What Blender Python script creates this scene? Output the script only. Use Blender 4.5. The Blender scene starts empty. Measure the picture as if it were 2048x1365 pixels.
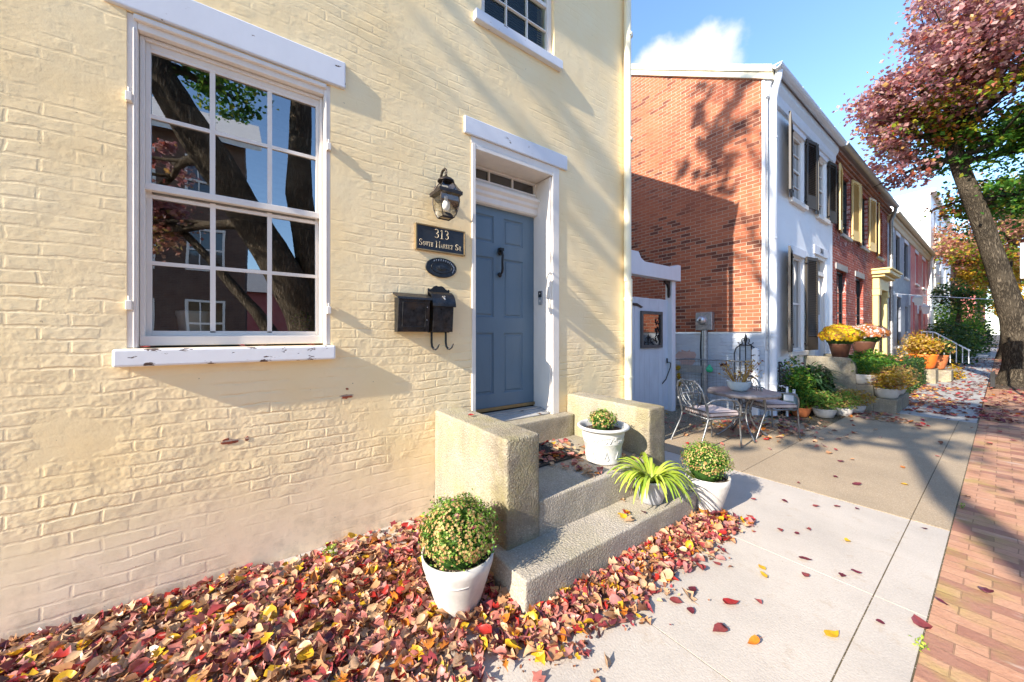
import bpy, bmesh, math, random
import numpy as np
from mathutils import Vector, Matrix
random.seed(7); rng = np.random.default_rng(7)
scene = bpy.context.scene
col = scene.collection
R = math.radians
# ---------------------------------------------------------------- camera
CAMX, CAMH = 2.8, 1.49
cam_d = bpy.data.cameras.new('camera'); cam = bpy.data.objects.new('camera', cam_d); col.objects.link(cam)
cam.location = (CAMX, 0, CAMH)
cam.rotation_euler = (R(90), 0, math.atan2(979, 715))
cam_d.sensor_width = 36; cam_d.lens = 36*715/2048; cam_d.shift_y = -14.5/2048
cam_d.clip_start = 0.05; cam_d.clip_end = 3000
scene.camera = cam
# ---------------------------------------------------------------- world, sun, exposure
SUN_EL = R(28.5)
SX = -0.09                       # sideways drift of the light as it runs up the street
world = bpy.data.worlds.new("World"); scene.world = world; world.use_nodes = True
nt = world.node_tree; bg = nt.nodes['Background']
sky = nt.nodes.new('ShaderNodeTexSky'); sky.sky_type = 'NISHITA'; sky.sun_disc = False
sky.sun_elevation = SUN_EL; sky.sun_rotation = math.pi - math.atan(SX)
sky.air_density = 1.0; sky.dust_density = 0.3; sky.ozone_density = 3.5
bg.inputs['Strength'].default_value = 0.09
# one small cumulus low over the roofs, part of the sky
tc = nt.nodes.new('ShaderNodeTexCoord')
def wn(t, **k):
    n = nt.nodes.new(t)
    for a, b in k.items(): setattr(n, a, b)
    return n
def cloud_mask(direction, radii, seed):
    d = Vector(direction).normalized()
    right = d.cross(Vector((0, 0, 1))).normalized(); up = right.cross(d)
    nz = wn('ShaderNodeTexNoise'); nz.inputs['Scale'].default_value = 10; nz.inputs['Detail'].default_value = 8; nz.inputs['Roughness'].default_value = 0.55
    ad = wn('ShaderNodeVectorMath', operation='ADD'); ad.inputs[1].default_value = (seed, seed*.7, 0)
    nt.links.new(tc.outputs['Generated'], ad.inputs[0]); nt.links.new(ad.outputs[0], nz.inputs['Vector'])
    outs = []
    for ax, r in ((right, radii[0]), (up, radii[1])):
        dp = wn('ShaderNodeVectorMath', operation='DOT_PRODUCT'); dp.inputs[1].default_value = ax/r
        nt.links.new(tc.outputs['Generated'], dp.inputs[0])
        su = wn('ShaderNodeMath', operation='SUBTRACT'); su.inputs[1].default_value = d.dot(ax)/r
        nt.links.new(dp.outputs['Value'], su.inputs[0])
        sq = wn('ShaderNodeMath', operation='MULTIPLY'); nt.links.new(su.outputs[0], sq.inputs[0]); nt.links.new(su.outputs[0], sq.inputs[1]); outs.append(sq)
    s = wn('ShaderNodeMath', operation='ADD'); nt.links.new(outs[0].outputs[0], s.inputs[0]); nt.links.new(outs[1].outputs[0], s.inputs[1])
    m = wn('ShaderNodeMath', operation='MULTIPLY_ADD'); m.inputs[1].default_value = 2.6; nt.links.new(nz.outputs['Fac'], m.inputs[0])
    m.inputs[2].default_value = -1.3
    e = wn('ShaderNodeMath', operation='SUBTRACT'); nt.links.new(m.outputs[0], e.inputs[0]); nt.links.new(s.outputs[0], e.inputs[1])
    mr = wn('ShaderNodeMapRange'); mr.inputs['From Min'].default_value = -1.0; mr.inputs['From Max'].default_value = -0.2
    mr.interpolation_type = 'SMOOTHSTEP'
    nt.links.new(e.outputs[0], mr.inputs['Value'])
    return mr.outputs['Result']
def pix_dir(u, v):
    th = math.atan2(979, 715); a = (u-1024)/715; b = -(v-668)/715
    return (-math.sin(th)+a*math.cos(th), math.cos(th)+a*math.sin(th), b)
mk = cloud_mask(pix_dir(1362, 138), (0.125, 0.070), 3.3)
mx = wn('ShaderNodeMix', data_type='RGBA'); mx.inputs['B'].default_value = (2.6, 2.65, 2.75, 1)
tint = wn('ShaderNodeMix', data_type='RGBA', blend_type='MULTIPLY'); tint.inputs['Factor'].default_value = 1
tint.inputs['B'].default_value = (0.92, 0.965, 1.0, 1)
nt.links.new(sky.outputs[0], tint.inputs['A'])
nt.links.new(mk, mx.inputs['Factor']); nt.links.new(tint.outputs['Result'], mx.inputs['A']); nt.links.new(mx.outputs['Result'], bg.inputs['Color'])
sun_d = bpy.data.lights.new('sun', 'SUN'); sun = bpy.data.objects.new('sun', sun_d); col.objects.link(sun)
sun_d.energy = 2.25; sun_d.angle = R(0.48); sun_d.color = (1.0, 0.91, 0.78)
ld = Vector((SX, 1, -math.tan(SUN_EL))).normalized()
sun.rotation_euler = ld.to_track_quat('-Z', 'Y').to_euler(); sun.location = (3, -20, 14)
scene.view_settings.view_transform = 'Standard'; scene.view_settings.look = 'None'
scene.view_settings.exposure = 2.36; scene.view_settings.gamma = 1
scene.cycles.use_denoising = True
scene.cycles.max_bounces = 8; scene.cycles.diffuse_bounces = 4; scene.cycles.transparent_max_bounces = 12
scene.cycles.sample_clamp_indirect = 4
# ---------------------------------------------------------------- object helpers
def tag(o, label=None, cat=None, group=None, kind=None):
    if label: o['label'] = label
    if cat: o['category'] = cat
    if group: o['group'] = group
    if kind: o['kind'] = kind
    return o
def thing(name, label, cat, loc=(0, 0, 0), rz=0, group=None):
    o = bpy.data.objects.new(name, None); col.objects.link(o)
    o.location = loc; o.rotation_euler = (0, 0, rz); o.empty_display_size = 0.1
    return tag(o, label, cat, group)
class MB:
    """collects shapes into one mesh"""
    def __init__(s): s.v = []; s.f = []; s.m = []; s.mi = 0; s.sm = []
    def add(s, vs, fs, smooth=False):
        b = len(s.v); s.v += [tuple(p) for p in vs]; s.f += [tuple(b+i for i in f) for f in fs]; s.m += [s.mi]*len(fs); s.sm += [smooth]*len(fs)
        return s
    def box(s, x0, x1, y0, y1, z0, z1, rot=None):
        vs = [(x, y, z) for x in (x0, x1) for y in (y0, y1) for z in (z0, z1)]
        if rot: vs = [rot @ Vector(p) for p in vs]
        return s.add(vs, [(0, 1, 3, 2), (4, 6, 7, 5), (0, 4, 5, 1), (2, 3, 7, 6), (0, 2, 6, 4), (1, 5, 7, 3)])
    def tube(s, pts, r, n=8, cap=True, flat=1.0):
        pts = [Vector(p) for p in pts]; k = len(pts)
        rs = r if isinstance(r, (list, tuple)) else [r]*k
        ref = None; vs = []
        for i, p in enumerate(pts):
            t = (pts[min(i+1, k-1)]-pts[max(i-1, 0)]).normalized()
            if ref is None:
                ref = Vector((0, 0, 1)) if abs(t.z) < .9 else Vector((1, 0, 0))
            a = (ref - t*ref.dot(t)).normalized(); b = t.cross(a); ref = a
            for j in range(n):
                q = 2*math.pi*j/n; vs.append(p + a*math.cos(q)*rs[i] + b*math.sin(q)*rs[i]*flat)
        fs = [(i*n+j, i*n+(j+1) % n, (i+1)*n+(j+1) % n, (i+1)*n+j) for i in range(k-1) for j in range(n)]
        s.add(vs, fs, True)
        if cap:
            s.add(vs[:n], [tuple(range(n))[::-1]]); s.add(vs[-n:], [tuple(range(n))])
        return s
    def lathe(s, prof, c=(0, 0, 0), n=32, sx=1, sy=1, wob=None):
        vs = []; k = len(prof)
        for (r, z) in prof:
            for j in range(n):
                q = 2*math.pi*j/n; rr = r*(wob(q, z) if wob else 1)
                vs.append((c[0]+rr*math.cos(q)*sx, c[1]+rr*math.sin(q)*sy, c[2]+z))
        fs = [(i*n+j, i*n+(j+1) % n, (i+1)*n+(j+1) % n, (i+1)*n+j) for i in range(k-1) for j in range(n)]
        return s.add(vs, fs, True)
    def prism(s, poly, axis, a0, a1):
        """poly: list of 2D points; axis 'x','y' or 'z' is the extrusion axis"""
        def P(p, a): return {'x': (a, p[0], p[1]), 'y': (p[0], a, p[1]), 'z': (p[0], p[1], a)}[axis]
        n = len(poly); vs = [P(p, a0) for p in poly]+[P(p, a1) for p in poly]
        return s.add(vs, [tuple(range(n))[::-1], tuple(range(n, 2*n))]+[(i, (i+1) % n, n+(i+1) % n, n+i) for i in range(n)])
    def build(s, name, mat, parent=None, bevel=0, seg=2, local=False, fix=True):
        me = bpy.data.meshes.new(name); me.from_pydata(s.v, [], s.f)
        mats = mat if isinstance(mat, (list, tuple)) else [mat]
        for m_ in mats: me.materials.append(m_)
        me.polygons.foreach_set('material_index', s.m); me.polygons.foreach_set('use_smooth', s.sm)
        if fix:
            bm = bmesh.new(); bm.from_mesh(me); bmesh.ops.recalc_face_normals(bm, faces=bm.faces); bm.to_mesh(me); bm.free()
        me.update()
        o = bpy.data.objects.new(name, me); col.objects.link(o)
        if parent is not None:
            o.parent = parent
            if not local:
                p = parent; off = Vector()
                while p is not None: off += p.location; p = p.parent
                o.location = -off
        if bevel:
            bv = o.modifiers.new('bevel', 'BEVEL'); bv.width = bevel; bv.segments = seg; bv.limit_method = 'ANGLE'; bv.angle_limit = R(40)
            bv.harden_normals = False
        return o
def fast_mesh(name, verts, faces_n, mat, parent=None, midx=None, smooth=False):
    """verts (N,3) array, faces (F,k) array of equal size"""
    me = bpy.data.meshes.new(name); V = np.asarray(verts, dtype=np.float32); Fc = np.asarray(faces_n, dtype=np.int32)
    me.vertices.add(len(V)); me.vertices.foreach_set('co', V.ravel())
    k = Fc.shape[1]; me.loops.add(Fc.size); me.loops.foreach_set('vertex_index', Fc.ravel())
    me.polygons.add(len(Fc)); me.polygons.foreach_set('loop_start', np.arange(0, Fc.size, k, dtype=np.int32))
    try: me.polygons.foreach_set('loop_total', np.full(len(Fc), k, dtype=np.int32))
    except Exception: pass
    for m_ in (mat if isinstance(mat, (list, tuple)) else [mat]): me.materials.append(m_)
    if midx is not None: me.polygons.foreach_set('material_index', np.asarray(midx, dtype=np.int32))
    if smooth: me.polygons.foreach_set('use_smooth', np.ones(len(Fc), dtype=bool))
    me.update(calc_edges=True); me.validate()
    o = bpy.data.objects.new(name, me); col.objects.link(o)
    if parent is not None:
        o.parent = parent; p = parent; off = Vector()
        while p is not None: off += p.location; p = p.parent
        o.location = -off
    return o
def copy_tree(o, parent=None):
    c = o.copy(); col.objects.link(c)
    if parent is not None: c.parent = parent
    for ch in [k for k in bpy.data.objects if k.parent == o]: copy_tree(ch, c)
    return c
# ---------------------------------------------------------------- material helpers
class NM:
    def __init__(s, name, rough=0.6, spec=0.5, metal=0.0):
        s.mat = bpy.data.materials.new(name); s.mat.use_nodes = True; s.t = s.mat.node_tree
        s.b = s.t.nodes['Principled BSDF']; s.b.inputs['Roughness'].default_value = rough
        s.b.inputs['Specular IOR Level'].default_value = spec; s.b.inputs['Metallic'].default_value = metal
        s.geo = s.t.nodes.new('ShaderNodeNewGeometry'); s.tc = s.t.nodes.new('ShaderNodeTexCoord')
    def n(s, t, **k):
        n = s.t.nodes.new(t)
        for a, b in k.items(): setattr(n, a, b)
        return n
    def l(s, a, b): s.t.links.new(a, b)
    def vec(s, src='world', order='xyz', scale=(1, 1, 1), add=(0, 0, 0)):
        v = s.geo.outputs['Position'] if src == 'world' else s.tc.outputs['Object']
        if order != 'xyz':
            sp = s.n('ShaderNodeSeparateXYZ'); s.l(v, sp.inputs[0]); cb = s.n('ShaderNodeCombineXYZ')
            for i, ch in enumerate(order): s.l(sp.outputs['xyz'.index(ch)], cb.inputs[i])
            v = cb.outputs[0]
        m = s.n('ShaderNodeMapping'); m.inputs['Scale'].default_value = scale; m.inputs['Location'].default_value = add; s.l(v, m.inputs[0])
        return m.outputs[0]
    def noise(s, v, scale, detail=4, rough=0.55, dist=0):
        n = s.n('ShaderNodeTexNoise'); n.inputs['Scale'].default_value = scale; n.inputs['Detail'].default_value = detail
        n.inputs['Roughness'].default_value = rough; n.inputs['Distortion'].default_value = dist; s.l(v, n.inputs['Vector']); return n.outputs['Fac']
    def noisec(s, v, scale, detail=2):
        n = s.n('ShaderNodeTexNoise'); n.inputs['Scale'].default_value = scale; n.inputs['Detail'].default_value = detail; s.l(v, n.inputs['Vector']); return n.outputs['Color']
    def math(s, op, a, b=None, c=None, clamp=False):
        n = s.n('ShaderNodeMath', operation=op, use_clamp=clamp)
        for i, q in enumerate((a, b, c)):
            if q is None: continue
            if isinstance(q, (int, float)): n.inputs[i].default_value = q
            else: s.l(q, n.inputs[i])
        return n.outputs[0]
    def rng(s, v, a, b, c=0, d=1, smooth=False):
        n = s.n('ShaderNodeMapRange'); n.inputs['From Min'].default_value = a; n.inputs['From Max'].default_value = b
        n.inputs['To Min'].default_value = c; n.inputs['To Max'].default_value = d
        if smooth: n.interpolation_type = 'SMOOTHSTEP'
        s.l(v, n.inputs['Value']); return n.outputs['Result']
    def mix(s, f, a, b, mode='MIX'):
        n = s.n('ShaderNodeMix', data_type='RGBA', blend_type=mode)
        for k, q in (('Factor', f), ('A', a), ('B', b)):
            if isinstance(q, (int, float)): n.inputs[k].default_value = q
            elif isinstance(q, (tuple, list)): n.inputs[k].default_value = (*q[:3], 1)
            else: s.l(q, n.inputs[k])
        return n.outputs['Result']
    def ramp(s, f, stops, const=False):
        n = s.n('ShaderNodeValToRGB'); cr = n.color_ramp
        if const: cr.interpolation = 'CONSTANT'
        while len(cr.elements) < len(stops): cr.elements.new(0.5)
        for e, (p, c) in zip(cr.elements, stops): e.position = p; e.color = (*c[:3], 1)
        s.l(f, n.inputs[0]); return n.outputs[0]
    def brick(s, v, w, h, mortar, c1=(0, 0, 0), c2=(1, 1, 1), cm=(0, 0, 0), smooth=0.1, off=0.5, bias=0):
        n = s.n('ShaderNodeTexBrick'); n.offset = off; n.inputs['Scale'].default_value = 1; n.inputs['Brick Width'].default_value = w
        n.inputs['Row Height'].default_value = h; n.inputs['Mortar Size'].default_value = mortar; n.inputs['Mortar Smooth'].default_value = smooth
        n.inputs['Bias'].default_value = bias
        n.inputs['Color1'].default_value = (*c1, 1); n.inputs['Color2'].default_value = (*c2, 1); n.inputs['Mortar'].default_value = (*cm, 1)
        s.l(v, n.inputs['Vector']); return n.outputs['Color'], n.outputs['Fac']
    def col(s, c):
        if isinstance(c, (tuple, list)): s.b.inputs['Base Color'].default_value = (*c[:3], 1)
        else: s.l(c, s.b.inputs['Base Color'])
        return s
    def bump(s, h, dist=0.01, strength=1.0):
        n = s.n('ShaderNodeBump'); n.inputs['Distance'].default_value = dist; n.inputs['Strength'].default_value = strength
        s.l(h, n.inputs['Height']); s.l(n.outputs[0], s.b.inputs['Normal']); return s
def warp(m, v, amt, scale):
    nc = m.noisec(v, scale); a = m.n('ShaderNodeVectorMath', operation='SUBTRACT'); a.inputs[1].default_value = (.5, .5, .5); m.l(nc, a.inputs[0])
    b = m.n('ShaderNodeVectorMath', operation='SCALE'); b.inputs['Scale'].default_value = amt; m.l(a.outputs[0], b.inputs[0])
    c = m.n('ShaderNodeVectorMath', operation='ADD'); m.l(v, c.inputs[0]); m.l(b.outputs[0], c.inputs[1]); return c.outputs[0]
def simple(name, c, rough=0.6, spec=0.5, metal=0, var=0.12, scale=8, bump=0, bscale=60):
    m = NM(name, rough, spec, metal); v = m.vec('obj')
    f = m.noise(v, scale, 5)
    dark = tuple(x*(1-var*1.6) for x in c); lite = tuple(min(1, x*(1+var)) for x in c)
    m.col(m.mix(m.rng(f, .3, .7), dark, lite))
    if bump: m.bump(m.noise(v, bscale, 4), bump)
    return m.mat
def leafmat(name, stops, rough=0.55, trans=0.35, spec=0.3):
    """colours picked per leaf"""
    m = NM(name, rough, spec)
    c = m.ramp(m.geo.outputs['Random Per Island'], stops, True)
    v = m.vec('obj'); c2 = m.mix(m.rng(m.noise(v, 30, 3), .3, .7, 0, .35), c, (.12, .07, .03), 'MULTIPLY')
    m.col(c2)
    if trans:
        tr = m.n('ShaderNodeBsdfTranslucent'); m.l(c2, tr.inputs['Color']); ms = m.n('ShaderNodeMixShader'); ms.inputs[0].default_value = trans
        out = m.t.nodes['Material Output']; m.l(m.b.outputs[0], ms.inputs[1]); m.l(tr.outputs[0], ms.inputs[2]); m.l(ms.outputs[0], out.inputs['Surface'])
    return m.mat
# ---------------------------------------------------------------- materials
def painted_brick(name, c, c2, order='yzx', w=.21, h=.0695, relief=.012, stucco=False, edge=None):
    m = NM(name, .55, .35); v = m.vec('world', order); vw = warp(m, warp(m, v, .055, 1.7), .024, 9)
    bc, fac = m.brick(vw, w, h, .010, (.25,)*3, (1,)*3, (.5,)*3, .8)
    sh_ = m.n('ShaderNodeVectorMath', operation='ADD'); sh_.inputs[1].default_value = (31.3, 0, 0); m.l(vw, sh_.inputs[0])
    _, fh = m.brick(sh_.outputs[0], 90.0, h, .010, (0,)*3, (1,)*3, (.5,)*3, .8, 0.0)
    fac = m.math('MAXIMUM', fh, m.math('MULTIPLY', fac, m.rng(m.noise(v, 2.7, 2), .4, .62, .12, .8)))
    mort = m.math('SUBTRACT', 1.0, fac)
    tone = m.n('ShaderNodeSeparateColor'); m.l(bc, tone.inputs[0])
    patch = m.rng(m.noise(v, 1.5, 5, .65), .42, .60, .06, 1)          # how crisp the joints read
    z = m.n('ShaderNodeSeparateXYZ'); m.l(m.geo.outputs['Position'], z.inputs[0])
    low = m.rng(z.outputs['Z'], 2.0, 1.0, 0, .7, True)
    crisp = m.math('MULTIPLY', patch, m.math('ADD', low, .38), clamp=True)
    rough_n = m.noise(m.vec('world', order, (1, 1.6, 1)), 26, 6, .65)
    fine = m.noise(v, 120, 3)
    joint_n = m.rng(m.noise(v, 6, 4, .65), .38, .56, .05, 1)
    hgt = m.math('MULTIPLY', m.math('SUBTRACT', 1.0, m.math('MULTIPLY', fac, joint_n)), crisp)
    hgt = m.math('ADD', hgt, m.math('MULTIPLY', m.math('SUBTRACT', tone.outputs[0], .6), m.math('MULTIPLY', crisp, m.math('MULTIPLY', mort, .35))))
    hgt = m.math('ADD', hgt, m.math('MULTIPLY', m.noise(v, 4.5, 5, .6), .7))
    hgt = m.math('ADD', hgt, m.math('MULTIPLY', rough_n, m.math('ADD', m.math('MULTIPLY', crisp, .42), .14)))
    hgt = m.math('ADD', hgt, m.math('MULTIPLY', fine, .06))
    if stucco:
        smooth_low = m.rng(m.math('ADD', z.outputs['Z'], m.math('MULTIPLY', m.noise(v, 2.5, 3), .5)), .62, .88, .22, 1, True)
        hgt = m.math('MULTIPLY', hgt, smooth_low)
    base = m.mix(m.rng(m.noise(v, 1.7, 5), .35, .68), c, c2)
    thin = m.rng(fac, .8, 1, 0, .08)
    base = m.mix(m.math('MULTIPLY', thin, m.rng(m.noise(v, 3.3, 2), .45, .7)), base, tuple(x*.55 for x in c))
    if stucco:                                                # grime and pale worn paint near the ground
        g = m.rng(m.math('ADD', z.outputs['Z'], m.math('MULTIPLY', m.noise(v, 3.5, 5, .65), .55)), 1.0, .3, 0, .8, True)
        base = m.mix(g, base, (.95, .79, .60))
        g2 = m.math('MULTIPLY', m.rng(z.outputs['Z'], .40, .0), m.rng(m.noise(v, 7, 6, .7), .46, .70, 0, .8))
        base = m.mix(g2, base, (.46, .38, .28))
        pk = m.rng(m.noise(m.vec('world', order, (1, .6, 1), (3, 1, 0)), 1.2, 2), .42, .68, 0, .5)
        base = m.mix(m.math('MULTIPLY', pk, m.rng(z.outputs['Z'], 2.6, 1.2)), base, (.95, .75, .50))
        sp = m.rng(m.noise(v, 34, 2), .745, .76); base = m.mix(m.math('MULTIPLY', sp, .6), base, (.22, .15, .09))
    m.col(base); m.bump(hgt, relief, 1.0); m.l(m.rng(m.noise(v, 6, 4), .35, .7, .38, .62), m.b.inputs['Roughness'])
    return m.mat
def raw_brick(name, order='yzx', cols=((.33, .085, .04), (.22, .05, .028)), mort=(.46, .38, .30), w=.21, h=.0695, dark=.5, paint=0):
    m = NM(name, .85, .2); v = m.vec('world', order); vw = warp(m, v, .008, 9)
    bc, fac = m.brick(vw, w, h, .0055, (0,)*3, (1,)*3, (.5,)*3, .15)
    t = m.n('ShaderNodeSeparateColor'); m.l(bc, t.inputs[0])
    c = m.mix(t.outputs[0], cols[0], cols[1])
    c = m.mix(m.rng(m.noise(v, .9, 3), .35, .7, 0, .75), c, tuple(min(1, x*1.35) for x in cols[0]))
    cell = m.math('MULTIPLY', m.rng(t.outputs[0], .66, .74), m.rng(m.noise(v, 1.1, 3), .42, .58))
    c = m.mix(m.math('MULTIPLY', cell, dark), c, (.045, .022, .02))
    c = m.mix(m.rng(m.noise(v, 45, 4), .45, .8, 0, .35), c, (.46, .20, .12))
    c = m.mix(m.math('MULTIPLY', fac, m.rng(m.noise(v, 1.3, 4, .6), .3, .55, .35, 1)), c, mort)
    if paint:
        p = m.rng(m.noise(v, 6, 8, .75), .62-paint*.1, .66-paint*.1, 0, .7); c = m.mix(p, c, (.62, .58, .56))
    m.col(c); m.bump(m.math('ADD', m.math('SUBTRACT', 1, fac), m.math('MULTIPLY', m.noise(v, 50, 5), .5)), .007)
    return m.mat
def concrete(name, c, agg=.15, streak=0, rough=.85, bumpd=.003, lichen=0, stain=.25, gscale=1.0, blot=0):
    m = NM(name, rough, .25); v = m.vec('world')
    b = m.mix(m.rng(m.noise(v, 1.6*gscale, 6, .6), .3, .7), tuple(x*(1-stain) for x in c), tuple(min(1, x*1.12) for x in c))
    n1 = m.noise(v, 95*gscale, 3, .6)
    b = m.mix(m.rng(n1, .38, .62, agg, 0), b, tuple(x*.42 for x in c))
    vo = m.n('ShaderNodeTexVoronoi'); vo.inputs['Scale'].default_value = 75*gscale; m.l(v, vo.inputs['Vector'])
    b = m.mix(m.math('MULTIPLY', m.rng(vo.outputs['Distance'], .30, .14), agg*1.1), b, (.72, .62, .50))
    if streak:
        st = m.noise(m.vec('world', 'xyz', (5, 5, .55)), 1.1, 8, .72); b = m.mix(m.math('MULTIPLY', m.rng(st, .46, .66, 0, streak), m.rng(m.noise(v, 2.3, 3), .3, .6)), b, (.20, .155, .085))
        grime_shade = m.math('MULTIPLY', m.rng(m.noise(v, 9, 7, .75), .36, .56), .62)
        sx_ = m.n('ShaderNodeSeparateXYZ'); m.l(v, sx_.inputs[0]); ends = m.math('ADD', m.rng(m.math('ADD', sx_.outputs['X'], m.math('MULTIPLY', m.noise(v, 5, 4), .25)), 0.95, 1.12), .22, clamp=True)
        b = m.mix(m.math('MULTIPLY', grime_shade, ends), b, (.15, .12, .085))  # mottled grime, deepened at the front ends to paint in their shade
    if lichen:
        b = m.mix(m.rng(m.noise(v, 3.2, 5, .7), .46, .70, 0, lichen), b, (.30, .27, .10))
    b = m.mix(m.rng(m.noise(v, 14, 5, .7), .62, .74, 0, .35), b, tuple(x*.5 for x in c))
    if blot:
        b = m.mix(m.math('MULTIPLY', m.rng(m.noise(v, 6.5, 4, .65), .56, .68, 0, blot), m.rng(m.noise(v, 40, 4, .7), .4, .6)), b, (.34, .26, .18))
        b = m.mix(m.rng(m.noise(v, 55, 2), .70, .74, 0, .55), b, (.25, .18, .11))
        b = m.mix(m.rng(m.noise(v, .8, 3), .4, .7, 0, .25), b, (.44, .385, .32))
    m.col(b); m.bump(m.math('ADD', n1, m.math('MULTIPLY', vo.outputs['Distance'], agg*1.2)), bumpd)
    return m.mat
def paint(name, c, rough=.45, dirt=.2, bumpd=.0015, chips=0, chipc=(.10, .06, .045), streak=True):
    m = NM(name, rough, .4); v = m.vec('world')
    b = m.mix(m.rng(m.noise(m.vec('world', 'xyz', (3, 3, 1)), 2.2, 5, .6), .4, .75, 0, dirt), c, tuple(x*.62 for x in c))
    if chips:
        cn = m.noise(m.vec('world', 'xyz', (1, .45, 1.2)), 17, 5, .62); f = m.rng(cn, .70-chips*.1, .715-chips*.1)
        b = m.mix(f, b, chipc); m.bump(m.math('SUBTRACT', m.math('MULTIPLY', m.noise(v, 35, 3), .4), f), bumpd*.9)
    else: m.bump(m.noise(m.vec('world', 'xyz', (1, 1, .3)), 70, 3), bumpd*.4)
    m.col(b); return m.mat
def metal(name, c, rough=.45, rust=0):
    m = NM(name, rough, .5, .85); v = m.vec('obj'); f = m.noise(v, 22, 6, .65)
    b = m.mix(m.rng(f, .35, .7), c, tuple(min(1, x*1.9+.01) for x in c))
    if rust: b = m.mix(m.rng(m.noise(v, 9, 5), .5, .68, 0, rust), b, (.16, .10, .055))
    m.col(b); m.l(m.rng(f, .3, .7, rough*.7, rough*1.4), m.b.inputs['Roughness']); m.bump(f, .0006); return m.mat
def dark_glass(name, c=(.012, .014, .018), rough=.03):
    m = NM(name, rough, 1.0); m.col(c); m.b.inputs['Coat Weight'].default_value = 1; m.b.inputs['Coat Roughness'].default_value = .02
    m.bump(m.noise(m.vec('world'), 2.2, 1), .004); return m.mat
def clear_glass(name, refl=.3, tintc=(.9, .95, .93)):
    m = bpy.data.materials.new(name); m.use_nodes = True; t = m.node_tree; t.nodes.clear()
    o = t.nodes.new('ShaderNodeOutputMaterial'); g = t.nodes.new('ShaderNodeBsdfGlossy'); g.inputs['Roughness'].default_value = .0
    tr = t.nodes.new('ShaderNodeBsdfTransparent'); tr.inputs[0].default_value = (*tintc, 1); mx = t.nodes.new('ShaderNodeMixShader')
    fr = t.nodes.new('ShaderNodeFresnel'); fr.inputs[0].default_value = 1.5
    mr = t.nodes.new('ShaderNodeMapRange'); mr.inputs['From Min'].default_value = .04; mr.inputs['From Max'].default_value = 1; mr.inputs['To Min'].default_value = refl; mr.inputs['To Max'].default_value = 1 if refl > .1 else .05
    nz = t.nodes.new('ShaderNodeTexNoise'); nz.inputs['Scale'].default_value = 1.7; bp = t.nodes.new('ShaderNodeBump'); bp.inputs['Distance'].default_value = .0012
    gp = t.nodes.new('ShaderNodeNewGeometry'); t.links.new(gp.outputs['Position'], nz.inputs['Vector']); t.links.new(nz.outputs['Fac'], bp.inputs['Height']); t.links.new(bp.outputs[0], g.inputs['Normal'])
    t.links.new(fr.outputs[0], mr.inputs['Value']); t.links.new(mr.outputs[0], mx.inputs[0]); t.links.new(tr.outputs[0], mx.inputs[1]); t.links.new(g.outputs[0], mx.inputs[2]); t.links.new(mx.outputs[0], o.inputs[0])
    return m
M = {}
M['yellow'] = painted_brick('cream painted brick', (.95, .715, .38), (.96, .77, .46), stucco=True, relief=.0045)
M['yellow_side'] = painted_brick('cream painted brick side', (.84, .66, .32), (.90, .76, .44), 'xzy')
M['white_brick'] = painted_brick('pale grey painted brick', (.90, .90, .90), (.93, .93, .93), relief=.004)
M['grey_brick'] = painted_brick('blue grey painted brick', (.22, .24, .29), (.28, .30, .35), relief=.003)
M['pink_brick'] = painted_brick('rose painted brick', (.62, .16, .15), (.68, .22, .19), relief=.003)
M['whitewash'] = painted_brick('whitewashed brick', (.42, .46, .52), (.56, .60, .66), 'xzy', relief=.010)
M['plain_white'] = painted_brick('white painted wall', (.86, .84, .80), (.9, .88, .85), 'xzy', relief=.004)
M['plain_white_front'] = painted_brick('white painted front', (.80, .82, .84), (.86, .87, .88), relief=.004)
M['gable'] = raw_brick('weathered red brick gable', 'xzy', ((.37, .115, .055), (.23, .06, .035)), (.50, .38, .28), dark=.7)
M['red_front'] = raw_brick('red brick front', 'yzx', ((.33, .07, .045), (.24, .045, .035)), (.50, .34, .30), paint=.55)
M['brown_brick'] = raw_brick('brown brick', 'yzx', ((.12, .065, .045), (.08, .045, .035)), (.20, .18, .15))
M['trim'] = paint('white trim paint', (.82, .75, .67), dirt=.28)
M['lintel'] = paint('lintel paint', (.72, .73, .77), dirt=.15, chips=.25)
M['sill'] = paint('peeling sill paint', (.84, .83, .83), dirt=.1, chips=1.05)
M['frame_clean'] = paint('white aluminium', (.78, .72, .65), .35, .15)
M['door'] = paint('slate blue door paint', (.13, .195, .255), .42, .25, .0008)
M['cream_metal'] = paint('cream painted metal', (.84, .77, .56), .4, .12)
M['white_metal'] = paint('white painted metal', (.70, .73, .78), .4, .2)
M['gate_white'] = paint('white board paint', (.60, .66, .73), .55, .35)
M['tan_gutter'] = paint('tan gutter paint', (.62, .52, .36), .5, .2)
M['grey_gutter'] = metal('weathered zinc', (.30, .30, .30), .5)
M['black_iron'] = simple('black iron', (.018, .018, .019), .45, .5, .3, .3)
M['black_box'] = metal('black enamel', (.030, .030, .032), .36, .35)
M['iron_grey'] = metal('grey wrought iron', (.17, .175, .18), .45)
M['shutter_black'] = paint('black shutter paint', (.045, .037, .030), .5, .4)
M['shutter_yellow'] = paint('ochre shutter paint', (.68, .50, .21), .5, .2)
M['ochre'] = paint('ochre door surround paint', (.66, .52, .22), .5, .25)
M['glass_dark'] = dark_glass('dark window glass')
M['glass_clear'] = clear_glass('window glass', .36)
M['glass_upper'] = clear_glass('upper window glass', .02)
M['lamp_glass'] = clear_glass('lantern glass', .12, (.97, .97, .95))
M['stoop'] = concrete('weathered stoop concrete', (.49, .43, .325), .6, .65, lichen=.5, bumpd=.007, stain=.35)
M['step'] = concrete('exposed aggregate step', (.44, .385, .31), .45, .0, lichen=.25, bumpd=.006, gscale=.9, stain=.35)
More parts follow.
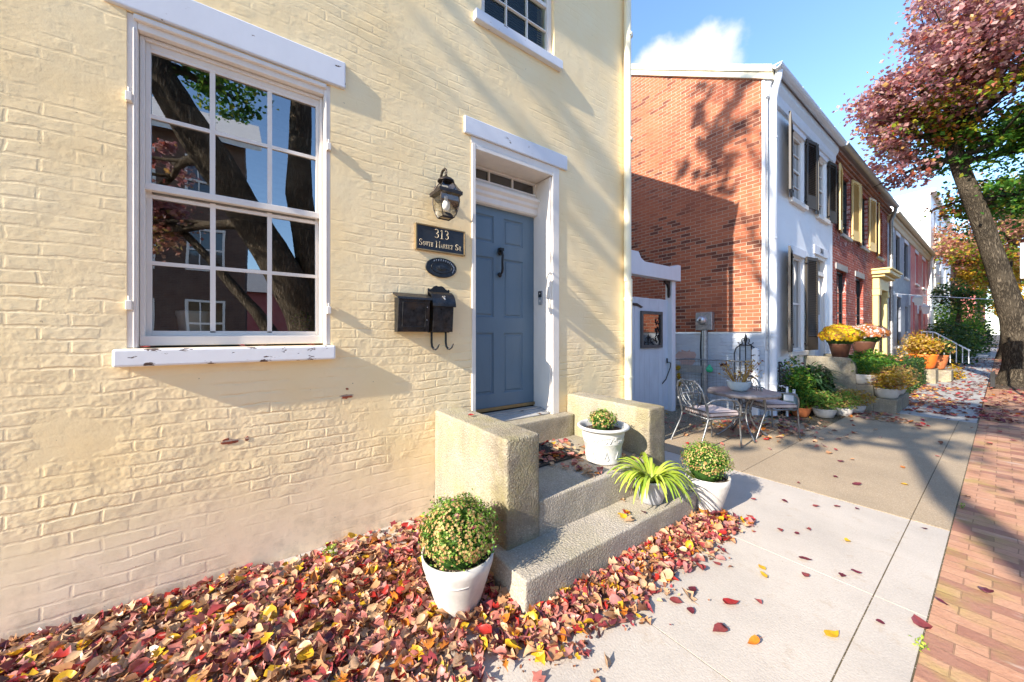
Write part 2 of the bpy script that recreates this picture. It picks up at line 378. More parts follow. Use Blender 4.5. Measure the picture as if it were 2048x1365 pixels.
M['slab_white'] = concrete('pale new concrete', (.465, .415, .36), .18, bumpd=.002, stain=.16, blot=.5)
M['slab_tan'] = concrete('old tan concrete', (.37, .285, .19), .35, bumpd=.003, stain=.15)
M['slab_grey'] = concrete('grey concrete', (.40, .39, .37), .3, bumpd=.003)
M['aggregate'] = concrete('exposed pebble paving', (.32, .28, .19), .95, bumpd=.014, gscale=.55)
M['joint'] = concrete('joint dirt', (.13, .10, .055), .5)
M['asphalt'] = concrete('asphalt', (.24, .225, .20), .4)
M['soil'] = concrete('soil', (.09, .06, .04), .8, bumpd=.02)
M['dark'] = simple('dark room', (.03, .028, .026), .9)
M['room'] = simple('beige room wall', (.20, .17, .13), .9)
M['room_ceiling'] = simple('room ceiling', (.5, .46, .38), .9)
M['rubber'] = simple('black rubber', (.025, .025, .025), .7)
M['pot_white'] = simple('white plastic pot', (.55, .52, .48), .45, .4, 0, .06, 30, .0006)
M['pot_ivory'] = simple('moulded white pot', (.57, .56, .53), .5, .4, 0, .08, 20)
M['pot_grey'] = simple('grey plastic pot', (.34, .34, .36), .5)
M['pot_enamel'] = simple('pale blue enamel bowl', (.52, .60, .64), .3, .5, 0, .1)
M['terracotta'] = simple('terracotta', (.55, .17, .06), .8, .3, 0, .2, 12)
M['pumpkin'] = simple('pumpkin orange plastic', (.85, .17, .02), .5)
M['pot_brown'] = simple('brown pot', (.13, .055, .035), .5)
M['cushion'] = simple('dusty pink cushion fabric', (.56, .47, .44), .9, .1, 0, .08, 40, .001, 300)
M['piping'] = simple('dark piping', (.10, .05, .045), .9)
M['brass'] = simple('aged brass', (.36, .25, .12), .45, .5, .7)
M['plaque'] = simple('dark plaque enamel', (.018, .022, .030), .5)
M['letters'] = simple('cast letters', (.72, .60, .42), .5)
M['silver'] = simple('brushed silver', (.55, .55, .56), .35, .5, .8)
M['bulb'] = simple('frosted bulb', (.9, .9, .88), .3)
M['roof_metal'] = paint('painted tin roof', (.42, .30, .26), .5, .4, chips=.6, chipc=(.5, .5, .5))
M['roof_grey'] = simple('roof tin', (.30, .29, .28), .5)
M['bark'] = None
def bark(name, c1, c2, sc=1.0):
    m = NM(name, .95, .1); v = m.vec('obj', 'xyz', (1, 1, .22)); w_ = warp(m, v, .05, 6)
    n = m.noise(w_, 22*sc, 5, .6); rid = m.math('ABSOLUTE', m.math('SUBTRACT', n, .5)); b = m.mix(m.rng(rid, 0, .12), c1, c2)
    b = m.mix(m.rng(m.noise(m.vec('obj'), 2, 3), .45, .7, 0, .5), b, tuple(x*1.35 for x in c2))
    m.col(b); m.bump(m.rng(rid, 0, .14), .03); return m.mat
M['bark'] = bark('furrowed bark', (.045, .035, .025), (.20, .16, .115))
M['bark_far'] = bark('dark bark', (.03, .022, .016), (.11, .085, .06))
crim = (.34, .05, .055); maro = (.17, .035, .05); pink = (.50, .17, .13); tan_ = (.56, .29, .14); pale = (.66, .42, .24); oran = (.62, .20, .025); yel = (.74, .44, .025); red = (.45, .030, .022); brn = (.17, .07, .035)
M['litter'] = leafmat('fallen leaves', [(0, maro), (.06, crim), (.14, pink), (.30, tan_), (.46, pale), (.67, oran), (.72, yel), (.78, red), (.83, brn), (.88, (.58, .26, .22))], .42, .18, .5)
M['crumbs'] = leafmat('leaf crumbs', [(0, brn), (.3, tan_), (.5, (.30, .12, .06)), (.8, crim), (.92, pale)], .7, .1)
M['litter_dark'] = leafmat('fallen dark leaves', [(0, maro), (.3, crim), (.55, brn), (.72, pink), (.85, tan_), (.94, oran)], .5, .15)
M['leaf_purple'] = leafmat('purple maple foliage', [(0, (.32, .13, .15)), (.2, (.46, .20, .21)), (.42, (.58, .30, .28)), (.7, (.68, .45, .40)), (.87, (.56, .14, .09)), (.92, (.68, .40, .12))], .4, .55, .5)
M['leaf_mixed'] = leafmat('turning maple foliage', [(0, (.16, .28, .03)), (.25, (.32, .40, .03)), (.45, (.58, .50, .04)), (.6, (.62, .30, .04)), (.75, (.44, .12, .06)), (.88, (.32, .12, .11))], .45, .5)
M['leaf_green'] = leafmat('green foliage', [(0, (.06, .18, .03)), (.4, (.11, .28, .035)), (.7, (.20, .36, .04)), (.92, (.40, .42, .05))], .45, .5)
M['leaf_dark'] = leafmat('dark green foliage', [(0, (.025, .07, .018)), (.4, (.05, .12, .025)), (.75, (.09, .18, .03)), (.95, (.26, .26, .05))], .45, .3)
M['leaf_gold'] = leafmat('golden foliage', [(0, (.50, .33, .02)), (.4, (.62, .40, .03)), (.75, (.52, .20, .03)), (.92, (.30, .28, .04))], .5, .4)
M['leaf_pink'] = leafmat('salmon autumn foliage', [(0, (.55, .26, .18)), (.35, (.66, .38, .24)), (.6, (.42, .16, .13)), (.8, (.66, .50, .16)), (.92, (.38, .40, .08))], .5, .5)
M['mum_leaf'] = leafmat('mum leaves', [(0, (.09, .20, .03)), (.35, (.16, .32, .045)), (.7, (.28, .42, .06))], .5, .25)
M['mum_bud'] = leafmat('spent mum buds', [(0, (.46, .26, .09)), (.3, (.62, .42, .18)), (.65, (.36, .18, .08)), (.8, (.50, .50, .14))], .7, .15)
M['mum_pink'] = leafmat('pink mum petals', [(0, (.48, .06, .16)), (.5, (.60, .22, .30))], .6, .3)
M['mum_yellow'] = leafmat('yellow mum petals', [(0, (.85, .58, .01)), (.5, (.90, .68, .03)), (.9, (.72, .36, .02))], .6, .3)
M['mum_rust'] = leafmat('rust mum petals', [(0, (.50, .16, .04)), (.4, (.60, .26, .08)), (.8, (.36, .10, .04))], .6, .3)
M['mum_white'] = leafmat('white mum petals', [(0, (.78, .74, .72)), (.7, (.6, .45, .45))], .6, .3)
M['spider'] = leafmat('spider plant blades', [(0, (.42, .55, .05)), (.4, (.55, .66, .10)), (.75, (.32, .48, .05))], .35, .35, .5)
M['dry'] = leafmat('dry stems', [(0, (.55, .36, .10)), (.4, (.40, .22, .08)), (.7, (.62, .46, .16)), (.92, (.16, .03, .04))], .7, .2)
M['blade_green'] = leafmat('strap leaves', [(0, (.03, .085, .03)), (.5, (.06, .14, .05)), (.85, (.16, .24, .09))], .35, .25, .5)
# ---------------------------------------------------------------- vegetation helpers
def rand_rot(n, tilt=None, up=False):
    yaw = rng.uniform(0, 2*math.pi, n)
    t = rng.uniform(0, math.pi, n) if tilt is None else np.abs(rng.normal(0, tilt, n))
    ta = rng.uniform(0, 2*math.pi, n)
    cz, sz = np.cos(yaw), np.sin(yaw); Z = np.zeros(n); O = np.ones(n)
    Rz = np.stack([np.stack([cz, -sz, Z], -1), np.stack([sz, cz, Z], -1), np.stack([Z, Z, O], -1)], 1)
    ax = np.stack([np.cos(ta), np.sin(ta), Z], -1); c, s = np.cos(t), np.sin(t); C1 = 1-c
    x, y, z = ax[:, 0], ax[:, 1], ax[:, 2]
    Rt = np.stack([np.stack([c+x*x*C1, x*y*C1, y*s], -1), np.stack([x*y*C1, c+y*y*C1, -x*s], -1), np.stack([-y*s, x*s, c], -1)], 1)
    return Rt @ Rz
def leaf_quads(P, size, aspect=.62, tilt=None):
    """small folded leaves: 4 verts, 2 triangles each"""
    n = len(P); Rm = rand_rot(n, tilt); s = np.asarray(size)*np.ones(n)
    T = np.array([(-.5, 0, 0), (0, -aspect/2, .12), (.5, 0, 0), (0, aspect/2, .12)], float)
    V = np.einsum('nij,kj->nki', Rm, T)*s[:, None, None]+P[:, None, :]
    F = np.array([(0, 1, 2), (0, 2, 3)]); idx = (np.arange(n)*4)[:, None, None]+F[None]
    return V.reshape(-1, 3), idx.reshape(-1, 3)
def leaf_cloud(name, P, size, mat, parent=None, aspect=.62, tilt=None):
    V, F = leaf_quads(np.asarray(P, float), size, aspect, tilt); return fast_mesh(name, V, F, mat, parent)
def ball_pts(n, c, r, shell=.5):
    d = rng.normal(size=(n, 3)); d /= np.linalg.norm(d, axis=1)[:, None]
    rr = shell+(1-shell)*rng.uniform(0, 1, n)**.7
    return np.asarray(c)+d*rr[:, None]*np.asarray(r)
TEMPL = {
 'oval': [(0, 0), (.10, .26), (.32, .40), (.58, .34), (.82, .15), (1, 0)],
 'heart': [(.04, 0), (-.04, .25), (.14, .44), (.45, .42), (.76, .18), (1, 0)],
 'lobed': [(0, 0), (.12, .42), (.34, .22), (.52, .46), (.72, .13), (1, 0)],
}
def curled_leaves(P, size, kinds=('oval', 'heart', 'oval', 'lobed'), tilt=.35, fold=(.1, .5), curl=(-.3, .5), upface=True):
    """3D fallen leaves with midrib, fold, curl and a stem. Returns verts and quads(tri as degenerate-free)"""
    P = np.asarray(P, float); n = len(P); VV = []; FF = []; base = 0
    k = rng.integers(0, len(kinds), n)
    for ki, kn in enumerate(kinds):
        sel = np.where(k == ki)[0]
        if not len(sel): continue
        side = np.array(TEMPL[kn]); m_ = len(side); ns = len(sel)
        mid = np.stack([side[:, 0], np.zeros(m_)], 1)
        mid[0, 0] = 0
        uv = np.concatenate([mid, side[1:-1], side[1:-1]*[1, -1]])         # midrib, left, right
        U = uv[:, 0]-.5; Wd = uv[:, 1]
        fo = rng.uniform(*fold, ns)[:, None]; cu = rng.uniform(*curl, ns)[:, None]; tw = rng.normal(0, .25, ns)[:, None]
        jit = rng.normal(0, .03, (ns, len(uv)))
        X = U[None]*np.ones((ns, 1)); Y = Wd[None]*rng.uniform(.8, 1.1, ns)[:, None]*(1-.25*fo); Z = fo*np.abs(Wd)[None]+cu*(U**2)[None]*1.2+tw*(U*Wd)[None]+jit
        # stem
        SX_ = np.array([[-.5, .012, .03], [-.5, -.012, .03], [-.98, .0, .10]])
        T = np.concatenate([np.stack([X, Y, Z], -1), np.broadcast_to(SX_, (ns, 3, 3)) + np.stack([np.zeros((ns, 3)), rng.normal(0, .1, (ns, 1))*np.array([[0, 0, 1.]]), np.zeros((ns, 3))], -1)], 1)
        Rm = rand_rot(ns, tilt if np.isscalar(tilt) else tilt[sel]); s = (size if np.isscalar(size) else np.asarray(size)[sel])*np.ones(ns)
        V = np.einsum('nij,nkj->nki', Rm, T)*s[:, None, None]+P[sel][:, None, :]
        f = []
        L0 = m_; R0 = m_+(m_-2)
        for a in range(m_-1):
            for s0, fl in ((L0, 0), (R0, 1)):
                la = None if a == 0 else s0+a-1; lb = None if a == m_-2 else s0+a
                tri = [(a, a+1, lb)] if la is None else ([(a, a+1, la)] if lb is None else [(a, a+1, lb), (a, lb, la)])
                f += [t[::-1] if fl else t for t in tri]
        q = len(uv); f.append((q, q+1, q+2)); f.append((0, q, q+1))
        F = np.array(f); nv = V.shape[1]
        FF.append((np.arange(ns)*nv)[:, None, None]+F[None]+base); VV.append(V.reshape(-1, 3)); base += ns*nv
    return np.concatenate(VV), np.concatenate([q.reshape(-1, 3) for q in FF])
def limb(p0, p1, sag=.0, n=6, wob=.06):
    p0 = Vector(p0); p1 = Vector(p1); L = (p1-p0).length
    return [p0.lerp(p1, t/(n-1)) + Vector((random.uniform(-wob, wob)*L*(0 < t < n-1), random.uniform(-wob, wob)*L*(0 < t < n-1), sag*L*math.sin(math.pi*t/(n-1)))) for t in range(n)]
def tree(name, label, base, path, radii, blobs, leaf, group=None, mats=None, barkm=None, n_limb=2, sub=14, rootflare=True, density=1.0, clump=.36):
    """path: trunk points; blobs: (centre, radius xyz, count, material)"""
    t = thing(name, label, 'tree', base, group=group)
    tr = MB(); pts = [Vector(p) for p in path]; 
    dense = []; rr = []
    for i in range(len(pts)-1):
        for k in range(4):
            q = k/4; dense.append(pts[i].lerp(pts[i+1], q)); rr.append(radii[i]*(1-q)+radii[i+1]*q)
    dense.append(pts[-1]); rr.append(radii[-1])
    if rootflare:
        for i, p in enumerate(dense):
            h = p.z-pts[0].z; rr[i] *= 1+.55*math.exp(-h/.35)
    tr.tube(dense, rr, 20, cap=False)
    for i, v in enumerate(tr.v):
        a = math.sin(v[2]*1.7+v[0]*5)*.5+math.sin(v[1]*9+v[2]*.9)*.5
        c = dense[min(len(dense)-1, i//20)]; d = Vector(v)-c
        tr.v[i] = tuple(c+d*(1+.09*a))
    tips = [p for p in dense[len(dense)*3//5:]]
    for (c, r, cnt, mt) in blobs:
        c = Vector(c); s = min(tips, key=lambda p: (p-c).length+abs(p.z-c.z)*.3)
        L = limb(s, c, .05, 7, .05); r0 = min(radii[-1]*.75, .03+.02*(c-s).length+.04)
        tr.tube(L, [r0*(1-.8*i/6) for i in range(7)], 7, cap=False)
        for k in range(n_limb*3):
            e = c+Vector((random.gauss(0, .55)*r[0], random.gauss(0, .55)*r[1], random.gauss(0, .5)*r[2])); st = L[random.choice([2, 3, 4, 5])]
            tr.tube(limb(st, e, .04, 5, .06), [r0*.36*(1-.8*i/4) for i in range(5)], 5, cap=False)
    tr.build('trunk', barkm or M['bark'], t, fix=False)
    P = []; MI = []; used = []
    for (c, r, cnt, mt) in blobs:
        if mt not in used: used.append(mt)
        nsub = max(4, int(sub)); sc = ball_pts(nsub, c, r, .35); cnt = int(cnt*density)
        pick = rng.integers(0, nsub, cnt); srad = np.array([min(r[0], r[1], r[2])*clump]*3)*np.array([1.15, 1.15, .75])
        q = sc[pick]+rng.normal(size=(cnt, 3))*srad*rng.uniform(.4, 1.0, (nsub, 1))[pick]
        P.append(q); MI.append(np.full(cnt, used.index(mt)))
    P = np.concatenate(P); MI = np.concatenate(MI)
    sz = leaf*rng.uniform(.6, 1.25, len(P))
    V, F = leaf_quads(P, sz, .8); fast_mesh('crown', V, F, [M[u] for u in used], t, np.repeat(MI, 2))
    return t
def bush(name, label, cat, c, r, n, leaf, mat, group=None, core=True, shell=.45, stems=True, aspect=.62, extra=()):
    t = thing(name, label, cat, (c[0], c[1], 0), group=group)
    P = ball_pts(n, c, r, shell); P = P+rng.normal(size=P.shape)*leaf*.8; P = P[P[:, 2] > .02]
    leaf_cloud('foliage', P, leaf*rng.uniform(.6, 1.3, len(P)), M[mat], t, aspect)
    for (m2, n2, l2, sh) in extra:
        Q = ball_pts(n2, c, [x*1.02 for x in r], sh); Q = Q[Q[:, 2] > .02]; leaf_cloud('flowers', Q, l2*rng.uniform(.7, 1.2, len(Q)), M[m2], t, .9)
    if stems:
        s = MB()
        for k in range(9):
            e = (c[0]+random.uniform(-.7, .7)*r[0], c[1]+random.uniform(-.7, .7)*r[1], c[2]+random.uniform(0, .6)*r[2])
            s.tube(limb((c[0]+random.uniform(-.1, .1)*r[0], c[1]+random.uniform(-.1, .1)*r[1], max(0, c[2]-r[2])), e, 0, 4), [.006, .004, .003, .002], 5)
        s.build('stems', M['bark_far'], t)
    return t
# ================================================================ SETTING
g = MB(); g.add([(-400, -400, -.06), (600, -400, -.06), (600, 900, -.06), (-400, 900, -.06)], [(0, 1, 2, 3)])
tag(g.build('ground', M['soil']), kind='structure')
b = MB(); b.box(-3, 2.575, -4, 10.83, -.05, -.003); tag(b.build('joint_bed', M['joint']), kind='structure')
def slabs(name, mat, rects, top=0.0, gap=.003):
    b = MB()
    for (x0, x1, y0, y1) in rects: b.box(x0+gap, x1-gap, y0+gap, y1-gap, -.05, top)
    return tag(b.build(name, mat), kind='structure')
ys = [-3.4, -2.0, -.6, .27, 1.66, 2.867, 4.265]
slabs('pale_sidewalk', M['slab_white'], [(x0, x1, a, c) for a, c in zip(ys, ys[1:]) for x0, x1 in ((0.0, 1.12), (1.12, 2.37), (2.37, 2.572))])
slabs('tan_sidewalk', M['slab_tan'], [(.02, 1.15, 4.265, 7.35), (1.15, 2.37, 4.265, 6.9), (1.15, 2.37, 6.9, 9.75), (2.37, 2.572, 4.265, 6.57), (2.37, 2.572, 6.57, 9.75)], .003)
slabs('aggregate_yard', M['aggregate'], [(-3.0, .02, 3.82, 7.44)], .001)
gy = [9.75, 10.9, 12.3, 13.7, 15.1, 16.5, 17.9, 19.3, 21, 23, 26, 30, 35, 42, 50, 62]
slabs('grey_sidewalk', M['slab_grey'], [(x0, x1, a, c) for a, c in zip(gy, gy[1:]) for x0, x1 in ((.25, 1.5), (1.5, 2.56))], .002)
def paver_mat():
    m = NM('brick pavers', .85, .2); v = m.vec('world'); vw = warp(m, v, .012, 5)
    bc, fac = m.brick(vw, .205, .098, .003, (0,)*3, (1,)*3, (.5,)*3, .2)
    t = m.n('ShaderNodeSeparateColor'); m.l(bc, t.inputs[0])
    c = m.mix(t.outputs[0], (.48, .25, .15), (.36, .165, .10)); c = m.mix(m.rng(m.noise(v, 2.1, 4), .35, .7), c, (.52, .30, .19))
    c = m.mix(m.math('MULTIPLY', m.rng(t.outputs[0], .75, .8), .6), c, (.25, .11, .085))
    c = m.mix(m.rng(m.noise(m.vec('world', 'xyz', (1, 4, 1)), 3, 4), .62, .72, 0, .5), c, (.60, .50, .42))
    x = m.n('ShaderNodeSeparateXYZ'); m.l(v, x.inputs[0])
    moss = m.math('MULTIPLY', m.rng(x.outputs['X'], 3.1, 2.6), m.rng(m.noise(v, 3.5, 5), .50, .68, 0, .55)); c = m.mix(moss, c, (.34, .29, .06))
    c = m.mix(m.rng(m.noise(v, 60, 4), .4, .8, 0, .3), c, (.24, .11, .07))
    c = m.mix(m.math('MULTIPLY', fac, m.rng(m.noise(v, 3, 4), .35, .65, .25, .75)), c, (.16, .10, .06)); m.col(c)
    m.bump(m.math('ADD', m.math('SUBTRACT', 1, fac), m.math('ADD', m.math('MULTIPLY', t.outputs[0], .5), m.math('MULTIPLY', m.noise(v, 30, 6, .7), .9))), .007); return m.mat
M['paver'] = paver_mat()
b = MB(); b.box(2.572, 4.35, -4, 62, -.055, -.006); tag(b.build('brick_paving', M['paver']), kind='structure')
b = MB(); b.box(4.35, 4.55, -14, 62, -.2, .0); tag(b.build('curb', M['slab_grey'], bevel=.015), kind='structure')
b = MB(); b.box(4.55, 14, -14, 90, -.2, -.052); tag(b.build('road', M['asphalt']), kind='structure')
b = MB(); b.box(14, 16.4, -14, 90, -.2, .0); tag(b.build('far_sidewalk', M['slab_grey']), kind='structure')
b = MB(); b.box(-3, 4.35, 62, 64, -.05, .004); tag(b.build('crossing_pavement', M['slab_white']), kind='structure')
# ================================================================ ROW HOUSE PARTS
def wall_x(x, y0, y1, z0, z1, holes, depth=.12, thick=None):
    """front wall in the plane x=const facing +X, holes (y0,y1,z0,z1) with reveals running back by depth"""
    b = MB(); Y = sorted({y0, y1, *[h[0] for h in holes], *[h[1] for h in holes]}); Z = sorted({z0, z1, *[h[2] for h in holes], *[h[3] for h in holes]})
    for a, c in zip(Y, Y[1:]):
        for d, e in zip(Z, Z[1:]):
            my, mz = (a+c)/2, (d+e)/2
            if any(h[0] < my < h[1] and h[2] < mz < h[3] for h in holes): continue
            b.add([(x, a, d), (x, c, d), (x, c, e), (x, a, e)], [(0, 1, 2, 3)])
    for (a, c, d, e) in holes:
        xb = x-depth
        b.add([(x, a, d), (x, a, e), (xb, a, e), (xb, a, d)], [(0, 1, 2, 3)]); b.add([(x, c, d), (xb, c, d), (xb, c, e), (x, c, e)], [(0, 1, 2, 3)])
        b.add([(x, a, d), (xb, a, d), (xb, c, d), (x, c, d)], [(0, 1, 2, 3)]); b.add([(x, a, e), (x, c, e), (xb, c, e), (xb, a, e)], [(0, 1, 2, 3)])
    return b
def sash_window(parent, x, y0, y1, z0, z1, frame, glass, cols=2, rows=2, rec=.08, fw=.05, lint=None, sill=None, ls=.07, lh=.17, sproj=.06, upper=.5, name='window', mid=True, bar=.018):
    b = MB(); xf = x-rec+.03; xb = x-rec-.03
    b.box(xb, xf, y0, y0+fw, z0, z1); b.box(xb, xf, y1-fw, y1, z0, z1); b.box(xb, xf-.002, y0+fw, y1-fw, z1-fw, z1); b.box(xb, xf+.02, y0+fw, y1-fw, z0, z0+fw)
    w = b.build(name, M[frame], parent, bevel=.004, seg=1)
    s = MB(); zm = z0+(z1-z0)*upper; sx0 = xb+.01; sx1 = xf-.012
    if mid: s.box(sx0, sx1, y0+fw, y1-fw, zm-.02, zm+.02)
    for za, zb in (((z0+fw, zm-.02), (zm+.02, z1-fw)) if mid else ((z0+fw, z1-fw),)):
        for k in range(1, cols):
            yc = y0+fw+(y1-y0-2*fw)*k/cols; s.box(sx0+.004, sx1-.003, yc-bar/2, yc+bar/2, za, zb)
        for k in range(1, rows):
            zc = za+(zb-za)*k/rows; s.box(sx0+.006, sx1-.006, y0+fw, y1-fw, zc-bar/2, zc+bar/2)
    if s.v: s.build('sash', M[frame], w)
    g = MB(); g.box(sx0+.008, sx0+.014, y0+fw*.5, y1-fw*.5, z0+fw*.5, z1-fw*.5); g.build('glass', M[glass], w)
    if lint: q = MB(); q.box(x-.03, x+.022, y0-ls, y1+ls, z1+.004, z1+lh); q.build('lintel', M[lint], w, bevel=.006)
    if sill: q = MB(); q.box(x-rec, x+sproj, y0-ls*.7, y1+ls*.7, z0-.10, z0-.004); q.build('sill', M[sill], w, bevel=.008)
    return w
def shutter(parent, x, y0, y1, z0, z1, mat, ang=0, lower=True, hinge='a'):
    b = MB(); w = y1-y0; t = .035; fw = .045
    b.box(0, t, 0, fw, 0, z1-z0); b.box(0, t, w-fw, w, 0, z1-z0)
    rails = [(0, .09), ((z1-z0)*.45, (z1-z0)*.45+.07), (z1-z0-.07, z1-z0)] if not lower else [(0, .28), (z1-z0-.07, z1-z0)]
    for a, c in rails: b.box(.003, t-.003, fw, w-fw, a, c)
    z = .1 if not lower else .30
    while z < z1-z0-.1:
        b.add([(t-.004, fw, z), (t-.004, w-fw, z), (.006, w-fw, z+.034), (.006, fw, z+.034)], [(0, 1, 2, 3)]); z += .038
    b.box(.002, .005, fw, w-fw, .02, z1-z0-.02)
    # hinge straps
    for zz in (.12, z1-z0-.14): b.box(t*.2, t+.012, -.05 if hinge == 'a' else w, 0 if hinge == 'a' else w+.05, zz, zz+.03)
    rot = Matrix.Rotation(ang, 4, 'Z')
    piv = Vector((0, 0 if hinge == 'a' else w, 0))
    b.v = [tuple(rot @ (Vector(v)-piv) + piv + Vector((x, y0, z0))) for v in b.v]
    return b.build('shutter', M[mat], parent, fix=False)
def gable_roof(parent, x0, xm, x1, y0, y1, ze, pitch, mat, t=.07, over=.12):
    """two pitched planes, ridge along Y at xm"""
    b = MB(); zr = ze+(x1-xm)*pitch; zb = zr-(xm-x0)*pitch
    for (xa, za, xb, zb_) in ((x1, ze, xm, zr), (xm, zr, x0, zb)):
        b.add([(xa, y0-over, za), (xb, y0-over, zb_), (xb, y1+over, zb_), (xa, y1+over, za), (xa, y0-over, za+t), (xb, y0-over, zb_+t), (xb, y1+over, zb_+t), (xa, y1+over, za+t)],
              [(0, 1, 2, 3), (4, 7, 6, 5), (0, 4, 5, 1), (3, 2, 6, 7), (0, 3, 7, 4), (1, 5, 6, 2)])
    return b.build('roof', M[mat], parent)
def gable_wall(parent, y, x0, xm, x1, zbase, ze, pitch, mat, name='gable_wall'):
    zr = ze+(x1-xm)*pitch; b = MB(); b.add([(x1, y, zbase), (x1, y, ze), (xm, y, zr), (x0, y, zr-(xm-x0)*pitch), (x0, y, zbase)], [(0, 1, 2, 3, 4)])
    return b.build(name, M[mat], parent, fix=False)
def gutter(parent, x, y0, y1, z, mat, r=.065, name='gutter'):
    b = MB(); pr = []
    for k in range(9): q = math.pi*k/8; pr.append((-r*math.cos(q), -r*math.sin(q)))
    pin = [(p[0]*.86, p[1]*.86+.004) for p in pr][::-1]
    b.prism([(x+p[0], z+p[1]) for p in pr+pin], 'y', y0, y1)
    k = y0
    while k < y1: b.box(x-r-.003, x+r+.006, k, k+.012, z-.01, z+.004); k += 1.1
    return b.build(name, M[mat], parent)
# ================================================================ YELLOW HOUSE
YH = thing('yellow_house', 'cream painted brick house with slate blue door in the foreground', 'house', (0, 0, 0))
WY0, WY1, WZ0, WZ1 = -.545, .455, 1.41, 3.245
DY0, DY1, DZ0, DZ1 = 1.60, 2.66, .44, 3.20
UY0, UY1, UZ0, UZ1 = 1.70, 2.60, 4.40, 5.55
wall_x(0, -7, 3.80, -.04, 5.95, [(WY0, WY1, WZ0, WZ1), (DY0, DY1, DZ0, DZ1), (UY0, UY1, UZ0, UZ1)], .3).build('wall', M['yellow'], YH, fix=False)
b = MB(); b.add([(0, 3.80, -.04), (-8, 3.80, -.04), (-8, 3.80, 5.95), (-4, 3.80, 8.4), (0, 3.80, 5.95)], [(0, 1, 2, 3, 4)]); b.add([(0, -7, -.04), (0, -7, 5.95), (-4, -7, 8.4), (-8, -7, 5.95), (-8, -7, -.04)], [(0, 1, 2, 3, 4)]); b.add([(-8, -7, -.04), (-8, -7, 5.95), (-8, 3.80, 5.95), (-8, 3.80, -.04)], [(0, 1, 2, 3)])
b.build('side_wall', M['yellow_side'], YH, fix=False)
gable_roof(YH, -8.1, -4, .12, -7, 3.75, 5.88, .61, 'roof_grey')
gutter(YH, .13, -7, 3.95, 5.92, 'cream_metal', .07)
# window: masonry frame, storm frame, sashes
b = MB()
fy0, fy1 = WY0-.003, WY1+.003
b.box(-.10, -.006, fy0, fy0+.043, WZ0+.002, WZ1-.002); b.box(-.10, -.006, fy1-.043, fy1, WZ0+.002, WZ1-.002); b.box(-.10, -.008, fy0+.043, fy1-.043, WZ1-.075, WZ1-.002)
b.box(-.10, .002, fy0+.026, fy0+.035, WZ0+.002, WZ1-.076)
b.box(-.10, .002, fy1-.035, fy1-.026, WZ0+.002, WZ1-.076)
b.box(-.10, .012, fy0+.03, fy1-.03, WZ1-.035, WZ1-.006)
win = b.build('window', M['trim'], YH, bevel=.006)
b = MB(); sy0, sy1, sz0, sz1 = WY0+.042, WY1-.042, WZ0+.012, WZ1-.079
b.box(-.105, -.045, sy0, sy0+.02, sz0, sz1); b.box(-.105, -.045, sy1-.02, sy1, sz0, sz1); b.box(-.105, -.045, sy0+.02, sy1-.02, sz1-.02, sz1); b.box(-.105, -.040, sy0+.001, sy1-.001, sz0, sz0+.055)
b.build('storm_frame', M['frame_clean'], win, bevel=.003)
gy0, gy1 = sy0+.02, sy1-.02; gz0, gz1 = sz0+.055, sz1-.02; zmid = gz0+(gz1-gz0)*.505
b = MB()
for (x0, x1, za, zb) in ((-.088, -.060, zmid, gz1), (-.112, -.090, gz0, zmid+.02)):
    st = .022; b = MB()
    b.box(x0, x1, gy0, gy0+st, za, zb); b.box(x0, x1, gy1-st, gy1, za, zb); b.box(x0+.001, x1+.001, gy0+st, gy1-st, zb-.03, zb); b.box(x0+.001, x1+.001, gy0+st, gy1-st, za, za+.03); b.build('sash', M['frame_clean'], win, bevel=.002)
b = MB()
b.box(-.0905, -.05, gy0, gy1, zmid-.012, zmid+.026)
b.build('meeting_rail', M['frame_clean'], win, bevel=.002)
b = MB()
for (x0, x1, za, zb) in ((-.074, -.064, zmid+.02, gz1-.02), (-.099, -.089, gz0+.02, zmid-.02)):
    for k in (1, 2): yc = gy0+(gy1-gy0)*k/3; b.box(x0, x1, yc-.013, yc+.013, za, zb)
    zc = (za+zb)/2; b.box(x0+.001, x1+.001, gy0, gy1, zc-.011, zc+.011)
    b.box(x0+.002, x1+.002, gy0, gy1, zb-.028, zb-.008)
b.build('muntin', M['trim'], win)
for gx_, za, zb in ((-.075, zmid+.01, gz1-.02), (-.1, gz0+.01, zmid)): b = MB(); b.add([(gx_, gy0+.015, za), (gx_, gy1-.015, za), (gx_, gy1-.015, zb), (gx_, gy0+.015, zb)], [(0, 1, 2, 3)]); b.build('glass', M['glass_clear'], win, fix=False)
b = MB(); b.box(-.10, .052, WY0-.045, WY1+.025, WZ0-.098, WZ0-.002)
sl = b.build('sill', M['sill'], win, bevel=.012, seg=3)
b = MB(); b.box(-.05, .024, WY0-.085, WY1+.095, WZ1+.006, WZ1+.192); b.build('lintel', M['lintel'], win, bevel=.008)
for yy, zz in ((WY0+.012, 2.75), (WY0+.012, 1.62), (WY1-.012, 2.78), (WY1-.012, 1.63)):
    b = MB(); b.box(-.004, .026, yy-.012, yy+.012, zz, zz+.05); b.tube([(.012, yy, zz+.03), (.012, yy, zz+.075)], .007, 6); b.build('hinge_pin', M['trim'], win, bevel=.003)
